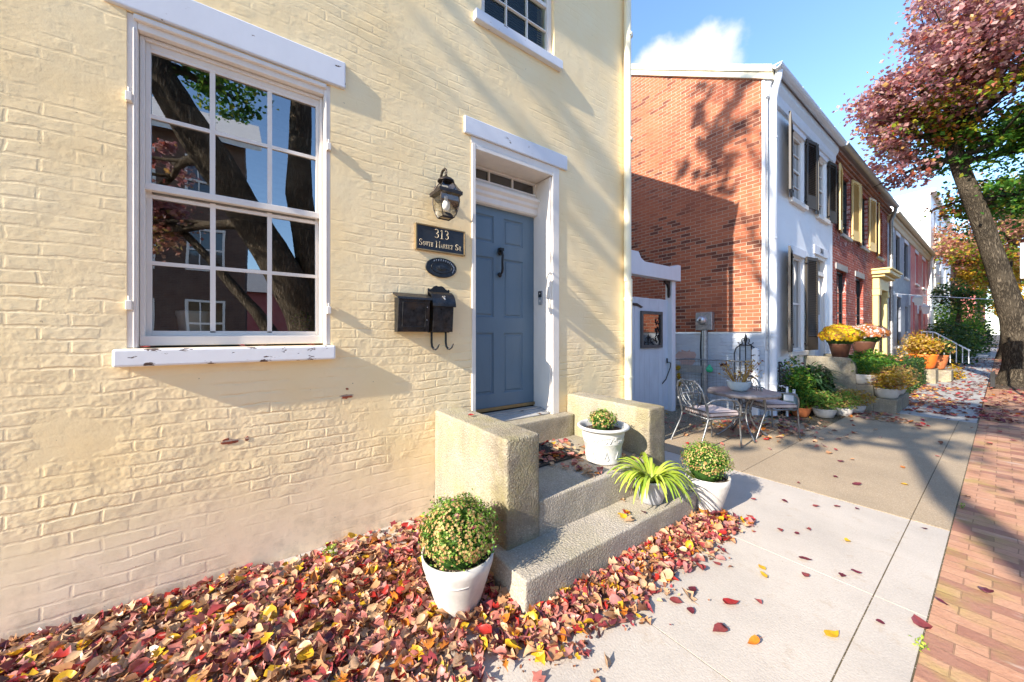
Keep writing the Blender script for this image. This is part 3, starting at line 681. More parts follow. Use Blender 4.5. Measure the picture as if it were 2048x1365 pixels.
# room behind the window
b = MB(); b.add([(-.3, -1.6, .9), (-.3, 1.5, .9), (-3, 1.5, .9), (-3, -1.6, .9), (-.3, -1.6, 2.98), (-.3, 1.5, 2.98), (-3, 1.5, 2.98), (-3, -1.6, 2.98)], [(0, 1, 2, 3), (1, 2, 6, 5), (2, 3, 7, 6), (3, 0, 4, 7)]); b.build('room', M['room'], YH, fix=False)
b = MB(); b.add([(-.3, -1.6, 2.97), (-3, -1.6, 2.97), (-3, 1.5, 2.97), (-.3, 1.5, 2.97)], [(0, 1, 2, 3)]); b.build('room_ceiling', M['room_ceiling'], YH, fix=False)
b = MB(); b.box(-.34, -.15, WY0, WY1, 1.42, 1.452); b.build('inner_sill', M['trim'], YH)
# upper window
sash_window(YH, 0, UY0, UY1, UZ0, UZ1, 'frame_clean', 'glass_upper', 3, 2, .07, .06, None, 'lintel', .12, .17, .05, bar=.011)
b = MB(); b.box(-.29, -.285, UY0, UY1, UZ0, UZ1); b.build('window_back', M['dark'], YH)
b = MB(); z = UZ0+.03
while z < UZ1-.03: b.add([(-.135, UY0+.06, z), (-.135, UY1-.06, z), (-.165, UY1-.06, z+.018), (-.165, UY0+.06, z+.018)], [(0, 1, 2, 3)]); z += .026
b.build('blind', simple('grey slatted blind', (.10, .095, .09), .7), YH, fix=False)
# door surround
b = MB(); cw = .055
b.box(-.28, .012, DY0-.003, DY0+cw-.02, DZ0+.2, DZ1-.002); b.box(-.28, .012, DY1-cw-.035, DY1+.003, DZ0+.2, DZ1-.002); b.box(-.28, .010, DY0+cw-.02, DY1-cw-.035, DZ1-.045, DZ1-.004)
b.box(-.285, -.012, DY1-cw-.055, DY1-cw-.036, DZ0+.22, DZ1-.05)
df = b.build('door_frame', M['trim'], YH, bevel=.005)
b = MB(); dl, dr = 1.632, 2.556
b.prism([(-.30, 2.785), (-.235, 2.785), (-.22, 2.80), (-.22, 2.85), (-.20, 2.87), (-.20, 2.90), (-.175, 2.925), (-.175, 2.95), (-.225, 2.96), (-.225, 2.99), (-.30, 2.99)], 'y', dl, dr); b.build('head_rail', M['trim'], df)
tw = sash_window(YH, -.19, dl, dr, 2.992, 3.152, 'trim', 'glass_dark', 3, 1, .08, .022, mid=False, bar=.016, name='transom_window')
b = MB(); b.box(.0, .024, DY0-.085, DY1+.115, DZ1+.062, DZ1+.215); b.build('door_lintel', M['lintel'], YH, bevel=.008)
b = MB(); b.box(-.05, .004, DY0-.01, DY1+.01, DZ1-.002, DZ1+.060); b.build('head_filler', M['trim'], YH)
# door
def panel_door(parent, xf, y0, y1, z0, z1, cols, rows, mat):
    b = MB(); Y = [y0]+[v for c in cols for v in c]+[y1]; Z = [z0]+[v for r in rows for v in r]+[z1]
    for i in range(len(Y)-1):
        for j in range(len(Z)-1):
            ya, yb, za, zb = Y[i], Y[i+1], Z[j], Z[j+1]
            if i % 2 == 1 and j % 2 == 1:
                q = [(ya, yb, za, zb, 0)]; levels = [(.0, 0), (.008, -.012), (.022, -.014), (.034, -.004), (.044, -.004)]
                for (d0, h0), (d1, h1) in zip(levels, levels[1:]):
                    A = [(xf+h0, ya+d0, za+d0), (xf+h0, yb-d0, za+d0), (xf+h0, yb-d0, zb-d0), (xf+h0, ya+d0, zb-d0)]
                    B = [(xf+h1, ya+d1, za+d1), (xf+h1, yb-d1, za+d1), (xf+h1, yb-d1, zb-d1), (xf+h1, ya+d1, zb-d1)]
                    for k in range(4): b.add([A[k], A[(k+1) % 4], B[(k+1) % 4], B[k]], [(0, 1, 2, 3)])
                b.add(B, [(0, 1, 2, 3)])
            else: b.add([(xf, ya, za), (xf, yb, za), (xf, yb, zb), (xf, ya, zb)], [(0, 1, 2, 3)])
    return b.build('door', M[mat], parent, fix=False)
dr_ = panel_door(YH, -.285, 1.622, 2.556, .712, 2.784, [(1.765, 2.02), (2.145, 2.40)], [(.87, 1.50), (1.66, 2.275), (2.42, 2.70)], 'door')
b = MB(); kx = -.27
b.lathe([(0, 0), (.026, 0), (.03, .006), (.02, .016), (0, .02)], (0, 0, 0), 16); b.v = [(kx+v[2], 2.083+v[0], 2.33+v[1]) for v in b.v]
n0 = len(b.v); b.lathe([(0, 0), (.024, 0), (.027, .006), (.018, .014), (0, .018)], (0, 0, 0), 16); b.v[n0:] = [(kx+v[2], 2.083+v[0], 2.10+v[1]) for v in b.v[n0:]]
b.box(kx, kx+.05, 2.06, 2.106, 2.345, 2.372)
b.tube([(kx+.015, 2.083, 2.35), (kx+.045, 2.083, 2.33), (kx+.058, 2.083, 2.29), (kx+.05, 2.083, 2.22), (kx+.055, 2.083, 2.16), (kx+.045, 2.083, 2.12), (kx+.025, 2.083, 2.105)], [.010, .012, .014, .011, .013, .012, .008], 8)
b.build('knocker', M['black_iron'], dr_)
b = MB(); b.box(-.282, -.26, 1.632, 2.55, .705, .735); b.build('weather_strip', M['brass'], YH)
b = MB(); b.box(-.27, -.10, 1.632, 2.55, .642, .690); b.prism([(-.10, .642), (-.02, .642), (-.02, .655), (-.10, .680)], 'y', 1.632, 2.55); b.build('threshold', M['slab_grey'], YH, bevel=.005)
b = MB(); b.box(-.16, -.145, 1.64, 2.54, .688, .700); b.build('threshold_strip', M['silver'], YH)
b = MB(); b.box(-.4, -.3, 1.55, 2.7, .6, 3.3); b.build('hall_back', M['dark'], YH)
# downspout
b = MB(); py = 3.795
b.tube([(.062, py, 2.17), (.062, py, .02)], .047, 14); b.tube([(.057, py-.012, 5.86), (.057, py-.012, 2.14)], .045, 14)
for zz in (1.92, 3.9, .95, 5.2): b.lathe([(.052, -.02), (.055, -.01), (.055, .01), (.052, .02)], (.060, py, zz), 14)
b.build('downspout', M['cream_metal'], YH)
# rust chips in the paint show the raw brick
M['raw_chip'] = raw_brick('bare brick chip')
def chip(name, y, z, w, h, seed):
    r_ = random.Random(seed); n = 16; pts = []
    for k in range(n):
        q = 2*math.pi*k/n; rr = r_.uniform(.55, 1.1); pts.append((y+math.cos(q)*w*rr, z+math.sin(q)*h*rr))
    b = MB(); b.prism(pts, 'x', -.004, .0025); b.build('paint_chip', M['raw_chip'], YH)
chip('a', .56, 1.035, .052, .018, 1); chip('b', -.11, .828, .045, .022, 2); chip('c', -.02, .832, .014, .016, 3); chip('d', .565, 1.09, .012, .010, 4)
# ---------------------------------------------------------------- stoop
ST = thing('entrance_stoop', 'weathered concrete stoop with two cheek walls and two pebbled steps below the blue door', 'steps', (.6, 2.1, 0))
def rough_block(name, x0, x1, y0, y1, z0, z1, mat, bev=.018, cut=6, amp=.004):
    me = bpy.data.meshes.new(name); bm = bmesh.new(); bmesh.ops.create_cube(bm, size=1)
    for v in bm.verts: v.co = Vector((x0+(v.co.x+.5)*(x1-x0), y0+(v.co.y+.5)*(y1-y0), z0+(v.co.z+.5)*(z1-z0)))
    bmesh.ops.bevel(bm, geom=bm.edges[:], offset=bev, segments=3, affect='EDGES', profile=.6)
    for it in range(5):
        es = [e for e in bm.edges if e.calc_length() > .06]
        if not es: break
        bmesh.ops.subdivide_edges(bm, edges=es, cuts=1, use_grid_fill=True)
    from mathutils import noise
    for v in bm.verts:
        d = noise.noise_vector(v.co*9)*amp + noise.noise_vector(v.co*30)*amp*.5
        v.co += d
    bmesh.ops.recalc_face_normals(bm, faces=bm.faces)
    for f in bm.faces: f.smooth = True
    bm.to_mesh(me); bm.free(); me.materials.append(mat); o = bpy.data.objects.new(name, me); col.objects.link(o); o.parent = ST; o.location = -ST.location
    return o
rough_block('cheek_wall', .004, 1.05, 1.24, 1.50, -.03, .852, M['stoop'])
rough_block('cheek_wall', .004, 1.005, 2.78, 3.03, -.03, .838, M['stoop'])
rough_block('landing', .1, 1.045, 1.497, 2.783, -.03, .415, M['step'], .014)
rough_block('bottom_step', .95, 1.325, 1.165, 2.955, -.03, .185, M['step'], .014)
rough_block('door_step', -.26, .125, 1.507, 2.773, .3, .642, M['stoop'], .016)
# ---------------------------------------------------------------- doormat
P_ = [(.13, 1.62), (.60, 1.62), (.60, 2.36), (.13, 2.36)]
b = MB(); zt = .4195
b.box(.15, .18, 1.62, 2.36, zt, zt+.010); b.box(.59, .62, 1.62, 2.36, zt, zt+.010); b.box(.18, .59, 1.62, 1.65, zt, zt+.010); b.box(.18, .59, 2.33, 2.36, zt, zt+.010)
for i in range(7):
    for j in range(13):
        cx, cy = .21+i*.0585, 1.68+j*.0525
        b.lathe([(.026, 0), (.026, .009), (.017, .009), (.017, 0)], (cx, cy, zt), 10)
b.box(.18, .59, 1.65, 2.33, zt-.001, zt+.002)
tag(b.build('doormat', M['rubber']), 'black rubber ring doormat with fallen leaves on the stoop landing', 'doormat')
# ---------------------------------------------------------------- wall lantern
LN = thing('wall_lantern', 'antique bronze and glass wall lantern above the house number sign', 'lantern', (0, 1.27, 2.6))
M['bronze'] = metal('weathered bronze', (.045, .036, .032), .42)
cx, cy = .155, 1.272
def ring4(r, z, ry=None):
    ry = ry or r; return [(cx+sx*r, cy+sy*ry, z) for sx, sy in ((1, 1), (-1, 1), (-1, -1), (1, -1))]
def frustum(b, r0, z0, r1, z1, cap=True):
    A = ring4(r0, z0); B_ = ring4(r1, z1); b.add(A+B_, [(0, 1, 5, 4), (1, 2, 6, 5), (2, 3, 7, 6), (3, 0, 4, 7)]+([(0, 3, 2, 1), (4, 5, 6, 7)] if cap else []))
b = MB(); frustum(b, .098, 2.602, .100, 2.628); frustum(b, .090, 2.628, .082, 2.636)
b.tube([ring4(.088, 2.632)[k] for k in (0,)]+[ring4(.04, 2.712)[0]], .004, 6)
for k in (1, 2, 3): b.tube([ring4(.085, 2.632)[k], ring4(.04, 2.712)[k]], .004, 6)
frustum(b, .045, 2.708, .045, 2.718); b.lathe([(.068, 0), (.066, .012), (.045, .028), (.022, .040), (.010, .052), (.006, .06)], (cx, cy, 2.716), 20)
b.lathe([(.0, -.002), (.068, 0)], (cx, cy, 2.716), 20)
pr_ = [(.078, 2.600), (.080, 2.55), (.074, 2.50), (.062, 2.455), (.048, 2.425)]
for k in range(4): b.tube([ring4(r_, z_)[k] for r_, z_ in pr_], .0038, 6)
for k in range(4): b.tube([ring4(.048, 2.425)[k], ring4(.048, 2.425)[(k+1) % 4]], .004, 6)
b.build('lantern_cage', M['bronze'], LN)
b = MB()
for (r0, z0), (r1, z1) in zip(pr_, pr_[1:]): frustum(b, r0-.003, z0, r1-.003, z1, False)
frustum(b, .08, 2.637, .040, 2.706, False); b.add(ring4(.045, 2.427), [(0, 1, 2, 3)]); b.build('lantern_glass', M['lamp_glass'], LN)
b = MB(); b.lathe([(0, -.045), (.018, -.04), (.029, -.02), (.030, 0), (.022, .024), (.013, .04), (.012, .06)], (cx, cy, 2.53), 20); b.build('bulb', M['bulb'], LN)
b = MB(); b.tube([(cx, cy, 2.60), (cx, cy, 2.57)], .014, 12); b.build('socket', M['trim'], LN)
b = MB(); b.lathe([(0, 0), (.055, 0), (.058, .006), (.045, .014), (.03, .02), (0, .022)], (0, 0, 0), 24); b.v = [(v[2]+.001, cy+v[0]*.85, 2.66+v[1]*1.25) for v in b.v]
b.tube([(.02, cy, 2.66), (.045, cy, 2.68), (.05, cy, 2.73), (.06, cy, 2.79), (.09, cy, 2.825), (.135, cy, 2.83), (.16, cy, 2.81), (.158, cy, 2.785)], [.010, .010, .010, .011, .011, .010, .008, .005], 8)
b.tube([(cx+.018*math.cos(q), cy, 2.785+.018*math.sin(q)) for q in [k*math.pi/6 for k in range(13)]], .0035, 6); b.build('arm', M['bronze'], LN)
# ---------------------------------------------------------------- number sign
def text_mesh(name, s, size, mat, parent, pos, extrude=.0025, align='CENTER', sx=1.0, serif=True, bold=.0):
    cu = bpy.data.curves.new(name, 'FONT'); cu.body = s; cu.size = size; cu.extrude = extrude; cu.align_x = align; cu.align_y = 'CENTER'; cu.offset = bold
    tmp = bpy.data.objects.new(name+'_tmp', cu); me = bpy.data.meshes.new_from_object(tmp); bpy.data.objects.remove(tmp); bpy.data.curves.remove(cu)
    me.name = name; me.transform(Matrix(((0, 0, 1, 0), (sx, 0, 0, 0), (0, 1, 0, 0), (0, 0, 0, 1)))); me.materials.clear(); me.materials.append(mat)
    o = bpy.data.objects.new(name, me); col.objects.link(o); o.parent = parent; o.location = Vector(pos)-parent.location; return o
NS = thing('house_number_sign', 'dark plaque with raised lettering 313 South Market St. under the lantern', 'sign', (0, 1.297, 2.28))
b = MB(); b.box(.001, .016, 1.075, 1.519, 2.177, 2.383); b.build('plate', M['plaque'], NS)
b = MB()
for a in ((1.070, 1.084, 2.172, 2.388), (1.510, 1.524, 2.172, 2.388), (1.084, 1.510, 2.172, 2.184), (1.084, 1.510, 2.376, 2.388)): b.box(.002, .021, *a)
b.build('border', M['brass'], NS, bevel=.003)
b = MB()
for a in ((1.10, 2.20), (1.10, 2.36), (1.494, 2.20), (1.494, 2.36)): pass
def seg_text(s, y, z, size, sxx, space=1.0):
    """serif capitals built from strokes: heavy stems, thin hairlines and slab serifs, placed as one part"""
    G = {
     '3': [((.1, .95), (.5, 1), (.82, .85), (.78, .62), (.42, .53)), ((.42, .53), (.85, .42), (.9, .18), (.5, 0), (.08, .08))],
     '1': [((.5, 0), (.5, 1), (.25, .88)), ((.2, 0), (.8, 0))],
     'S': [((.85, .78), (.8, .97), (.45, 1), (.12, .85), (.15, .62), (.5, .5), (.85, .38), (.88, .14), (.5, 0), (.15, .05), (.1, .24))],
     'O': [((.5, 1), (.14, .85), (.06, .5), (.14, .15), (.5, 0), (.86, .15), (.94, .5), (.86, .85), (.5, 1))],
     'U': [((.2, 1), (.2, .25), (.5, 0), (.8, .25), (.8, 1)), ((.05, 1), (.36, 1)), ((.64, 1), (.95, 1))],
     'T': [((.5, 0), (.5, 1)), ((.05, .8), (.05, 1), (.95, 1), (.95, .8)), ((.3, 0), (.7, 0))],
     'H': [((.2, 0), (.2, 1)), ((.8, 0), (.8, 1)), ((.2, .52), (.8, .52)), ((.05, 0), (.35, 0)), ((.65, 0), (.95, 0)), ((.05, 1), (.35, 1)), ((.65, 1), (.95, 1))],
     'M': [((.12, 0), (.15, 1), (.5, .15), (.85, 1), (.88, 0)), ((0, 0), (.26, 0)), ((.74, 0), (1, 0)), ((0, 1), (.18, 1)), ((.82, 1), (1, 1))],
     'A': [((.1, 0), (.5, 1), (.9, 0)), ((.27, .36), (.73, .36)), ((0, 0), (.25, 0)), ((.75, 0), (1, 0))],
     'R': [((.2, 0), (.2, 1), (.65, 1), (.85, .78), (.65, .52), (.2, .52)), ((.5, .52), (.9, 0)), ((.05, 0), (.38, 0))],
     'K': [((.2, 0), (.2, 1)), ((.85, 1), (.2, .42)), ((.4, .58), (.9, 0)), ((.05, 0), (.36, 0)), ((.05, 1), (.36, 1))],
     'E': [((.85, .8), (.85, 1), (.2, 1), (.2, 0), (.88, 0), (.88, .2)), ((.2, .52), (.65, .52)), ((.05, 0), (.2, 0)), ((.05, 1), (.2, 1))],
     '.': [((.15, .03), (.25, .03))]}
    cur = y
    for ch, big in s:
        hgt = size*(1 if big else .68); w = hgt*(.52 if ch not in 'MO.' else (.72 if ch == 'M' else (.5 if ch == 'O' else .2)))*sxx
        if ch != ' ':
            for st in G[ch]:
                th = hgt*.043
                pts = [(.0185, cur+p[0]*w, z+p[1]*hgt) for p in st]; b.tube(pts, th, 6, flat=1.0)
        cur += (w if ch != ' ' else hgt*.34)+hgt*.11*space
    return cur
seg_text([(c, 1) for c in '313'], 1.236, 2.290, .072, 1.0)
s1 = [('S', 1)]+[(c, 0) for c in 'OUTH']+[(' ', 1)]+[('M', 1)]+[(c, 0) for c in 'ARKET']+[(' ', 1), ('S', 1), ('T', 0), ('.', 0)]
n0 = len(b.v); e_ = seg_text(s1, 0, 2.212, .050, 1.15, 1.25); b.v[n0:] = [(v[0], 1.100+v[1]*(.396/e_), v[2]) for v in b.v[n0:]]
b.build('lettering', M['letters'], NS)
# ---------------------------------------------------------------- oval plaque (worn cast letters round a raised oval)
OP = thing('oval_plaque', 'worn dark oval cast plaque between the number sign and the mailboxes', 'plaque', (0, 1.3, 2.047))
def oval(b, ry, rz, x0, x1, n=40): b.prism([(1.3+ry*math.cos(2*math.pi*k/n), 2.047+rz*math.sin(2*math.pi*k/n)) for k in range(n)], 'x', x0, x1)
M['plaque_grey'] = metal('pitted grey plaque', (.035, .038, .042), .5)
b = MB(); oval(b, .142, .083, .001, .013); b.build('plate', M['plaque_grey'], OP, bevel=.003)
b = MB(); n = 40
b.tube([(.014, 1.3+.092*math.cos(2*math.pi*k/n), 2.047+.048*math.sin(2*math.pi*k/n)) for k in range(n+1)], .003, 6); b.tube([(.013, 1.3+.138*math.cos(2*math.pi*k/n), 2.047+.079*math.sin(2*math.pi*k/n)) for k in range(n+1)], .003, 6); b.build('rim', M['black_iron'], OP)
b = MB(); rr = random.Random(4)
for k in range(15):
    q = R(125-k*11); y = 1.3-(.116)*math.cos(math.pi-q)*1.0; z = 2.047+.064*math.sin(q); 
    hh = .008; b.box(.012, .0155, y-.0035, y-.0010, z-hh, z+hh); b.box(.012, .0153, y-.001, y+.004, z+hh-.003 if k % 2 else z-.001, z+hh if k % 2 else z+.002)
b.build('lettering', M['silver'], OP)
b = MB(); b.lathe([(0, .007), (.035, .005), (.05, 0)], (0, 0, 0), 18, 1.0, .6); b.v = [(.012+v[2], 1.3+v[0]*1.1, 2.045+v[1]) for v in b.v]
b.box(.012, .020, 1.275, 1.325, 2.03, 2.06); b.build('emblem', M['plaque_grey'], OP, bevel=.004)
# ---------------------------------------------------------------- mailboxes
MA = thing('mailbox', 'wide black square mailbox left of its neighbour', 'mailbox', (0, 1.02, 1.5), group='mailboxes beside the door')
b = MB(); y0, y1 = .905, 1.160
b.prism([(.001, 1.505), (.075, 1.505), (.105, 1.765), (.001, 1.775)], 'y', y0, y1); b.build('box', M['black_box'], MA, bevel=.004)
b = MB(); b.prism([(.001, 1.810), (.020, 1.812), (.118, 1.774), (.120, 1.758), (.114, 1.758), (.110, 1.768), (.018, 1.796), (.001, 1.797)], 'y', y0-.012, y1+.008); b.build('lid', M['black_box'], MA)
b = MB()
def fr(ya, yb, za, zb, t=.004):
    fx = lambda z: .075+.03*(z-1.505)/.26+.003
    P = [(fx(za), ya, za), (fx(za), yb, za), (fx(zb), yb, zb), (fx(zb), ya, zb)]
    for i in range(4): b.tube([P[i], P[(i+1) % 4]], t, 6)
fr(y0+.035, y1-.035, 1.545, 1.735); b.build('panel_rim', M['black_box'], MA)
b = MB(); b.tube([(.098, 1.135, 1.70), (.106, 1.135, 1.70)], .004, 8); b.tube([(.090, 1.135, 1.60), (.096, 1.135, 1.60)], .003, 8); b.build('rivet', M['silver'], MA)
MC = thing('mailbox', 'narrow black mailbox with curved lid, scalloped back and two scroll hooks', 'mailbox', (0, 1.27, 1.5), group='mailboxes beside the door')
y0, y1 = 1.180, 1.375
b = MB(); b.prism([(.006, 1.505), (.085, 1.505), (.105, 1.72), (.006, 1.80)], 'y', y0+.008, y1-.008); b.build('box', M['black_box'], MC, bevel=.003)
b = MB(); top = [(y0, 1.50), (y1, 1.50), (y1, 1.862), (y1-.006, 1.868), (y1-.018, 1.858), (y1-.035, 1.866), (y1-.055, 1.886), (y1-.075, 1.893), ((y0+y1)/2, 1.888), (y0+.075, 1.893), (y0+.055, 1.886), (y0+.035, 1.866), (y0+.018, 1.858), (y0+.006, 1.868), (y0, 1.862)]
b.prism(top, 'x', .001, .007); b.build('back_plate', M['black_iron'], MC)
b = MB(); arc = [(.008, 1.838), (.040, 1.835), (.075, 1.815), (.103, 1.780), (.118, 1.735), (.120, 1.715)]; inn = [(p[0]-.004, p[1]-.005) for p in arc][::-1]
b.prism(arc+inn, 'y', y0-.004, y1+.006); b.build('lid', M['black_box'], MC)
b = MB(); ym = (y0+y1)/2
for a, z in ((-.008, 1.795), (.008, 1.797), (0, 1.785)): b.tube([(.098, ym+a, z), (.106, ym+a, z-.004)], .006, 8)
b.tube([(.104, ym, 1.785), (.112, ym+.01, 1.77)], .006, 8); b.build('latch', M['silver'], MC)
b = MB()
for yh in (y0+.022, y1-.045):
    P = [(.03, yh, 1.51), (.03, yh, 1.42), (.032, yh+.004, 1.385), (.045, yh+.012, 1.365), (.065, yh+.02, 1.362), (.082, yh+.03, 1.378), (.085, yh+.036, 1.398), (.095, yh+.042, 1.402)]
    b.tube(P, [.009]*6+[.007, .005], 6)
b.build('hook', M['black_iron'], MC)
# ---------------------------------------------------------------- doorbell camera
DB = thing('doorbell', 'silver and black video doorbell on the right door jamb', 'doorbell', (-.15, 2.55, 1.88))
b = MB(); b.box(-.185, -.122, 2.532, 2.5535, 1.805, 1.955); b.build('housing', M['silver'], DB, bevel=.006)
b = MB(); b.box(-.183, -.124, 2.529, 2.534, 1.885, 1.953); b.build('lens_panel', M['plaque'], DB, bevel=.003)
b = MB(); b.tube([(-.153, 2.533, 1.845), (-.153, 2.528, 1.845)], .014, 18); b.tube([(-.153, 2.530, 1.925), (-.153, 2.526, 1.925)], .008, 14); b.build('button', M['frame_clean'], DB)
# ---------------------------------------------------------------- pot in the window
b = MB(); b.lathe([(.0, 0), (.062, 0), (.074, .04), (.086, .14), (.093, .16), (.093, .178), (.084, .178), (.076, .15), (0, .15)], (-.215, -.285, 1.453), 64, wob=lambda q, z: 1+.025*math.sin(20*q+z*50)*(z < .13))
tag(b.build('flower_pot', simple('glazed white pot', (.86, .85, .83), .35)), 'white swirled pot inside the big window on its left', 'pot')
IP = thing('house_plant', 'small leafy green plant in a dish inside the window lower right', 'plant', (-.25, .30, 1.453))
b = MB(); b.lathe([(0, 0), (.06, 0), (.075, .05), (.07, .05), (.05, .03), (0, .03)], (-.25, .30, 1.453), 24); b.build('dish', M['pot_ivory'], IP)
leaf_cloud('foliage', ball_pts(120, (-.25, .31, 1.58), (.08, .07, .09), .3), .03, M['leaf_green'], IP)
for k, (y, z) in enumerate(((-.30, 1.75), (.12, 1.80))): pass
# ================================================================ POTS ON THE STOOP
def mum_plant(parent, c, r, n, leaf=.017, bud='mum_bud', nb=500, budsize=.015, extra=()):
    core = MB(); core.lathe([(r[0]*.75*math.sin(q), -r[2]*.2+r[2]*1.02*(-math.cos(q))*.82) for q in [math.pi*k/8 for k in range(9)]], c, 14); core.build('stems', M['leaf_dark'], parent)
    d = rng.normal(size=(n, 3)); d[:, 2] = np.where(d[:, 2] < -.35, -d[:, 2], d[:, 2]); d /= np.linalg.norm(d, axis=1)[:, None]
    bumpy = 1+.10*np.sin(d[:, 0]*7+c[0]*9)*np.cos(d[:, 1]*6+c[1]*5)+.07*np.sin(d[:, 2]*9+d[:, 0]*7)
    rad_ = rng.uniform(.72, .99, n); rad_ = np.where(rng.random(n) < .07, rng.uniform(1.0, 1.16, n), rad_); P = np.asarray(c)+d*np.asarray(r)*(rad_*bumpy)[:, None]
    leaf_cloud('foliage', P, leaf*rng.uniform(.7, 1.3, n), M['mum_leaf'], parent, .6)
    def heads(name, cnt, size, mat, lo, cap, petals=7):
        d = rng.normal(size=(cnt, 3)); d /= np.linalg.norm(d, axis=1)[:, None]; d = d[d[:, 2] > cap]; m_ = len(d)
        bm_ = 1+.10*np.sin(d[:, 0]*7+c[0]*9)*np.cos(d[:, 1]*6+c[1]*5)+.07*np.sin(d[:, 2]*9+d[:, 0]*7)
        C = np.asarray(c)+d*np.asarray(r)*(rng.uniform(lo, 1.05, m_)*bm_)[:, None]
        V = []; F = []
        for i in range(m_):                                   # a small head of petals round a centre
            nrm = Vector(d[i]); a = nrm.orthogonal().normalized(); b2 = nrm.cross(a); s = size*random.uniform(.7, 1.25); b0 = len(V); V.append(Vector(C[i])); ph = random.random()*6
            for k in range(petals*2):
                q = ph+math.pi*k/petals; rr = s*(1 if k % 2 == 0 else .45); V.append(Vector(C[i])+(a*math.cos(q)+b2*math.sin(q))*rr+nrm*s*(.35 if k % 2 == 0 else .05))
            for k in range(petals*2): F.append((b0, b0+1+k, b0+1+(k+1) % (petals*2)))
        return fast_mesh(name, [tuple(v) for v in V], F, mat, parent)
    heads('buds', nb, budsize, M[bud], .98, -.25, 5)
    for (mt, cnt, sz, lo) in extra: heads('flowers', cnt, sz, M[mt], lo, -.35, 8)
def pot_mesh(name, prof, mat, parent, c, soil, n=40, wob=None):
    b = MB(); b.lathe(prof, c, n, wob=wob); o = b.build(name, mat, parent)
    b = MB(); b.lathe([(0, soil[1]+.012), (soil[0]*.5, soil[1]+.008), (soil[0], soil[1])], c, 20, wob=lambda q, z: 1+.02*math.sin(5*q)); b.build('soil', M['soil'], parent); return o
def tall_pot(c, h, R_, r_): return [(0, 0), (r_, 0), (r_*1.02, .01), (r_+(R_-r_)*.55, h*.5), (R_*.97, h*.82), (R_, h), (R_*.955, h), (R_*.93, h*.9), (R_*.9, h*.8)]
c = (1.03, .925, 0)
T = thing('potted_mum', 'large browning mum ball with pink flowers in tall white pot left of the stoop', 'potted plant', c, group='potted mums around the stoop')
h, R1, r1 = .30, .198, .115
def dimple(q, z): return 1
pot_mesh('pot', tall_pot(c, h, R1, r1), M['pot_white'], T, c, (R1*.93, h*.88))
b = MB(); b.tube([(c[0]+(R1*.90+.001)*math.cos(q), c[1]+(R1*.90+.001)*math.sin(q), h*.70-.012*math.cos((q-R(-60))*1.2)) for q in [R(-100+k*5) for k in range(19)]], [.0015+.003*math.sin(math.pi*k/18) for k in range(19)], 6); b.build('moulded_grip', M['pot_white'], T)
mum_plant(T, (1.035, .93, .385), (.21, .20, .18), 7000, .017, nb=2300, budsize=.0088, extra=(('mum_pink', 26, .015, 1.0),))
# ornate pot on the landing
c = (.80, 2.42, .418)
T = thing('potted_mum', 'small mum in a wide rimmed white pot with moulded scrolls on the landing', 'potted plant', c, group='potted mums around the stoop')
pot_mesh('pot', [(0, 0), (.135, 0), (.142, .008), (.14, .02), (.148, .10), (.162, .165), (.166, .17), (.163, .18), (.172, .225), (.177, .232), (.174, .24), (.182, .272), (.205, .276), (.216, .284), (.217, .295), (.208, .303), (.192, .300), (.178, .28), (.172, .25)], M['pot_ivory'], T, c, (.17, .255), 48)
b = MB()
for k in range(20):                                            # scroll relief, a running vine of S curls
    q0 = R(k*18); 
    P = []
    for s in range(9):
        t = s/8; q = q0+R(16)*t; z = .205+.020*math.sin(t*2*math.pi)*(1 if k % 2 else -1); rad = .1695+.0006*(z-.205)/.001*.19
        P.append((c[0]+rad*math.cos(q), c[1]+rad*math.sin(q), c[2]+z))
    b.tube(P, [.002, .004, .005, .004, .0035, .004, .005, .004, .002], 5)
    e = P[2]; b.lathe([(.0, -.004), (.006, 0), (0, .004)], e, 6)
for k in range(9):
    q0 = R(k*40); P = [(c[0]+(.1475+zz*.09)*math.cos(q0+a), c[1]+(.1475+zz*.09)*math.sin(q0+a), c[2]+.05+zz) for a, zz in ((-.12, 0), (-.05, .03), (0, .06), (.05, .03), (.12, 0), (.05, -.012), (-.05, -.012), (-.12, 0))]; b.tube(P, .003, 5)
b.build('moulded_scrolls', M['pot_ivory'], T)
mum_plant(T, (c[0]-.005, c[1], c[2]+.33), (.112, .112, .09), 1500, .017, nb=420, budsize=.010)
# spider plant
c = (1.185, 2.52, .186)
T = thing('spider_plant', 'arching bright green spider plant in a grey pot at the end of the bottom step', 'potted plant', c)
pot_mesh('pot', [(0, 0), (.078, 0), (.085, .01), (.105, .06), (.118, .12), (.122, .165), (.128, .17), (.128, .185), (.116, .185), (.11, .16)], M['pot_grey'], T, c, (.11, .155))
V = []; F = []
for k in range(95):
    az = random.uniform(0, 2*math.pi); L = random.uniform(.20, .42); up = random.uniform(.55, 1.35); w = random.uniform(.009, .0145); n = 10; b0 = len(V)
    p = Vector((c[0]+.04*math.cos(az), c[1]+.04*math.sin(az), c[2]+.165)); d = Vector((math.cos(az), math.sin(az), up*1.3)).normalized(); side = Vector((-math.sin(az), math.cos(az), 0))
    for i in range(n+1):
        t = i/n; ww = w*(1-.1*t)*math.sin(math.pi*min(.97, .15+.85*t))**.6; V += [p-side*ww+Vector((0, 0, .004)), p, p+side*ww+Vector((0, 0, .004))]
        p = p+d*(L/n); d = (d+Vector((0, 0, -.20-.10*t))).normalized()
        if p.z < c[2]+.012: d.z = max(d.z, 0); d.normalize()
    for i in range(n): F += [(b0+3*i, b0+3*i+1, b0+3*i+4, b0+3*i+3), (b0+3*i+1, b0+3*i+2, b0+3*i+5, b0+3*i+4)]
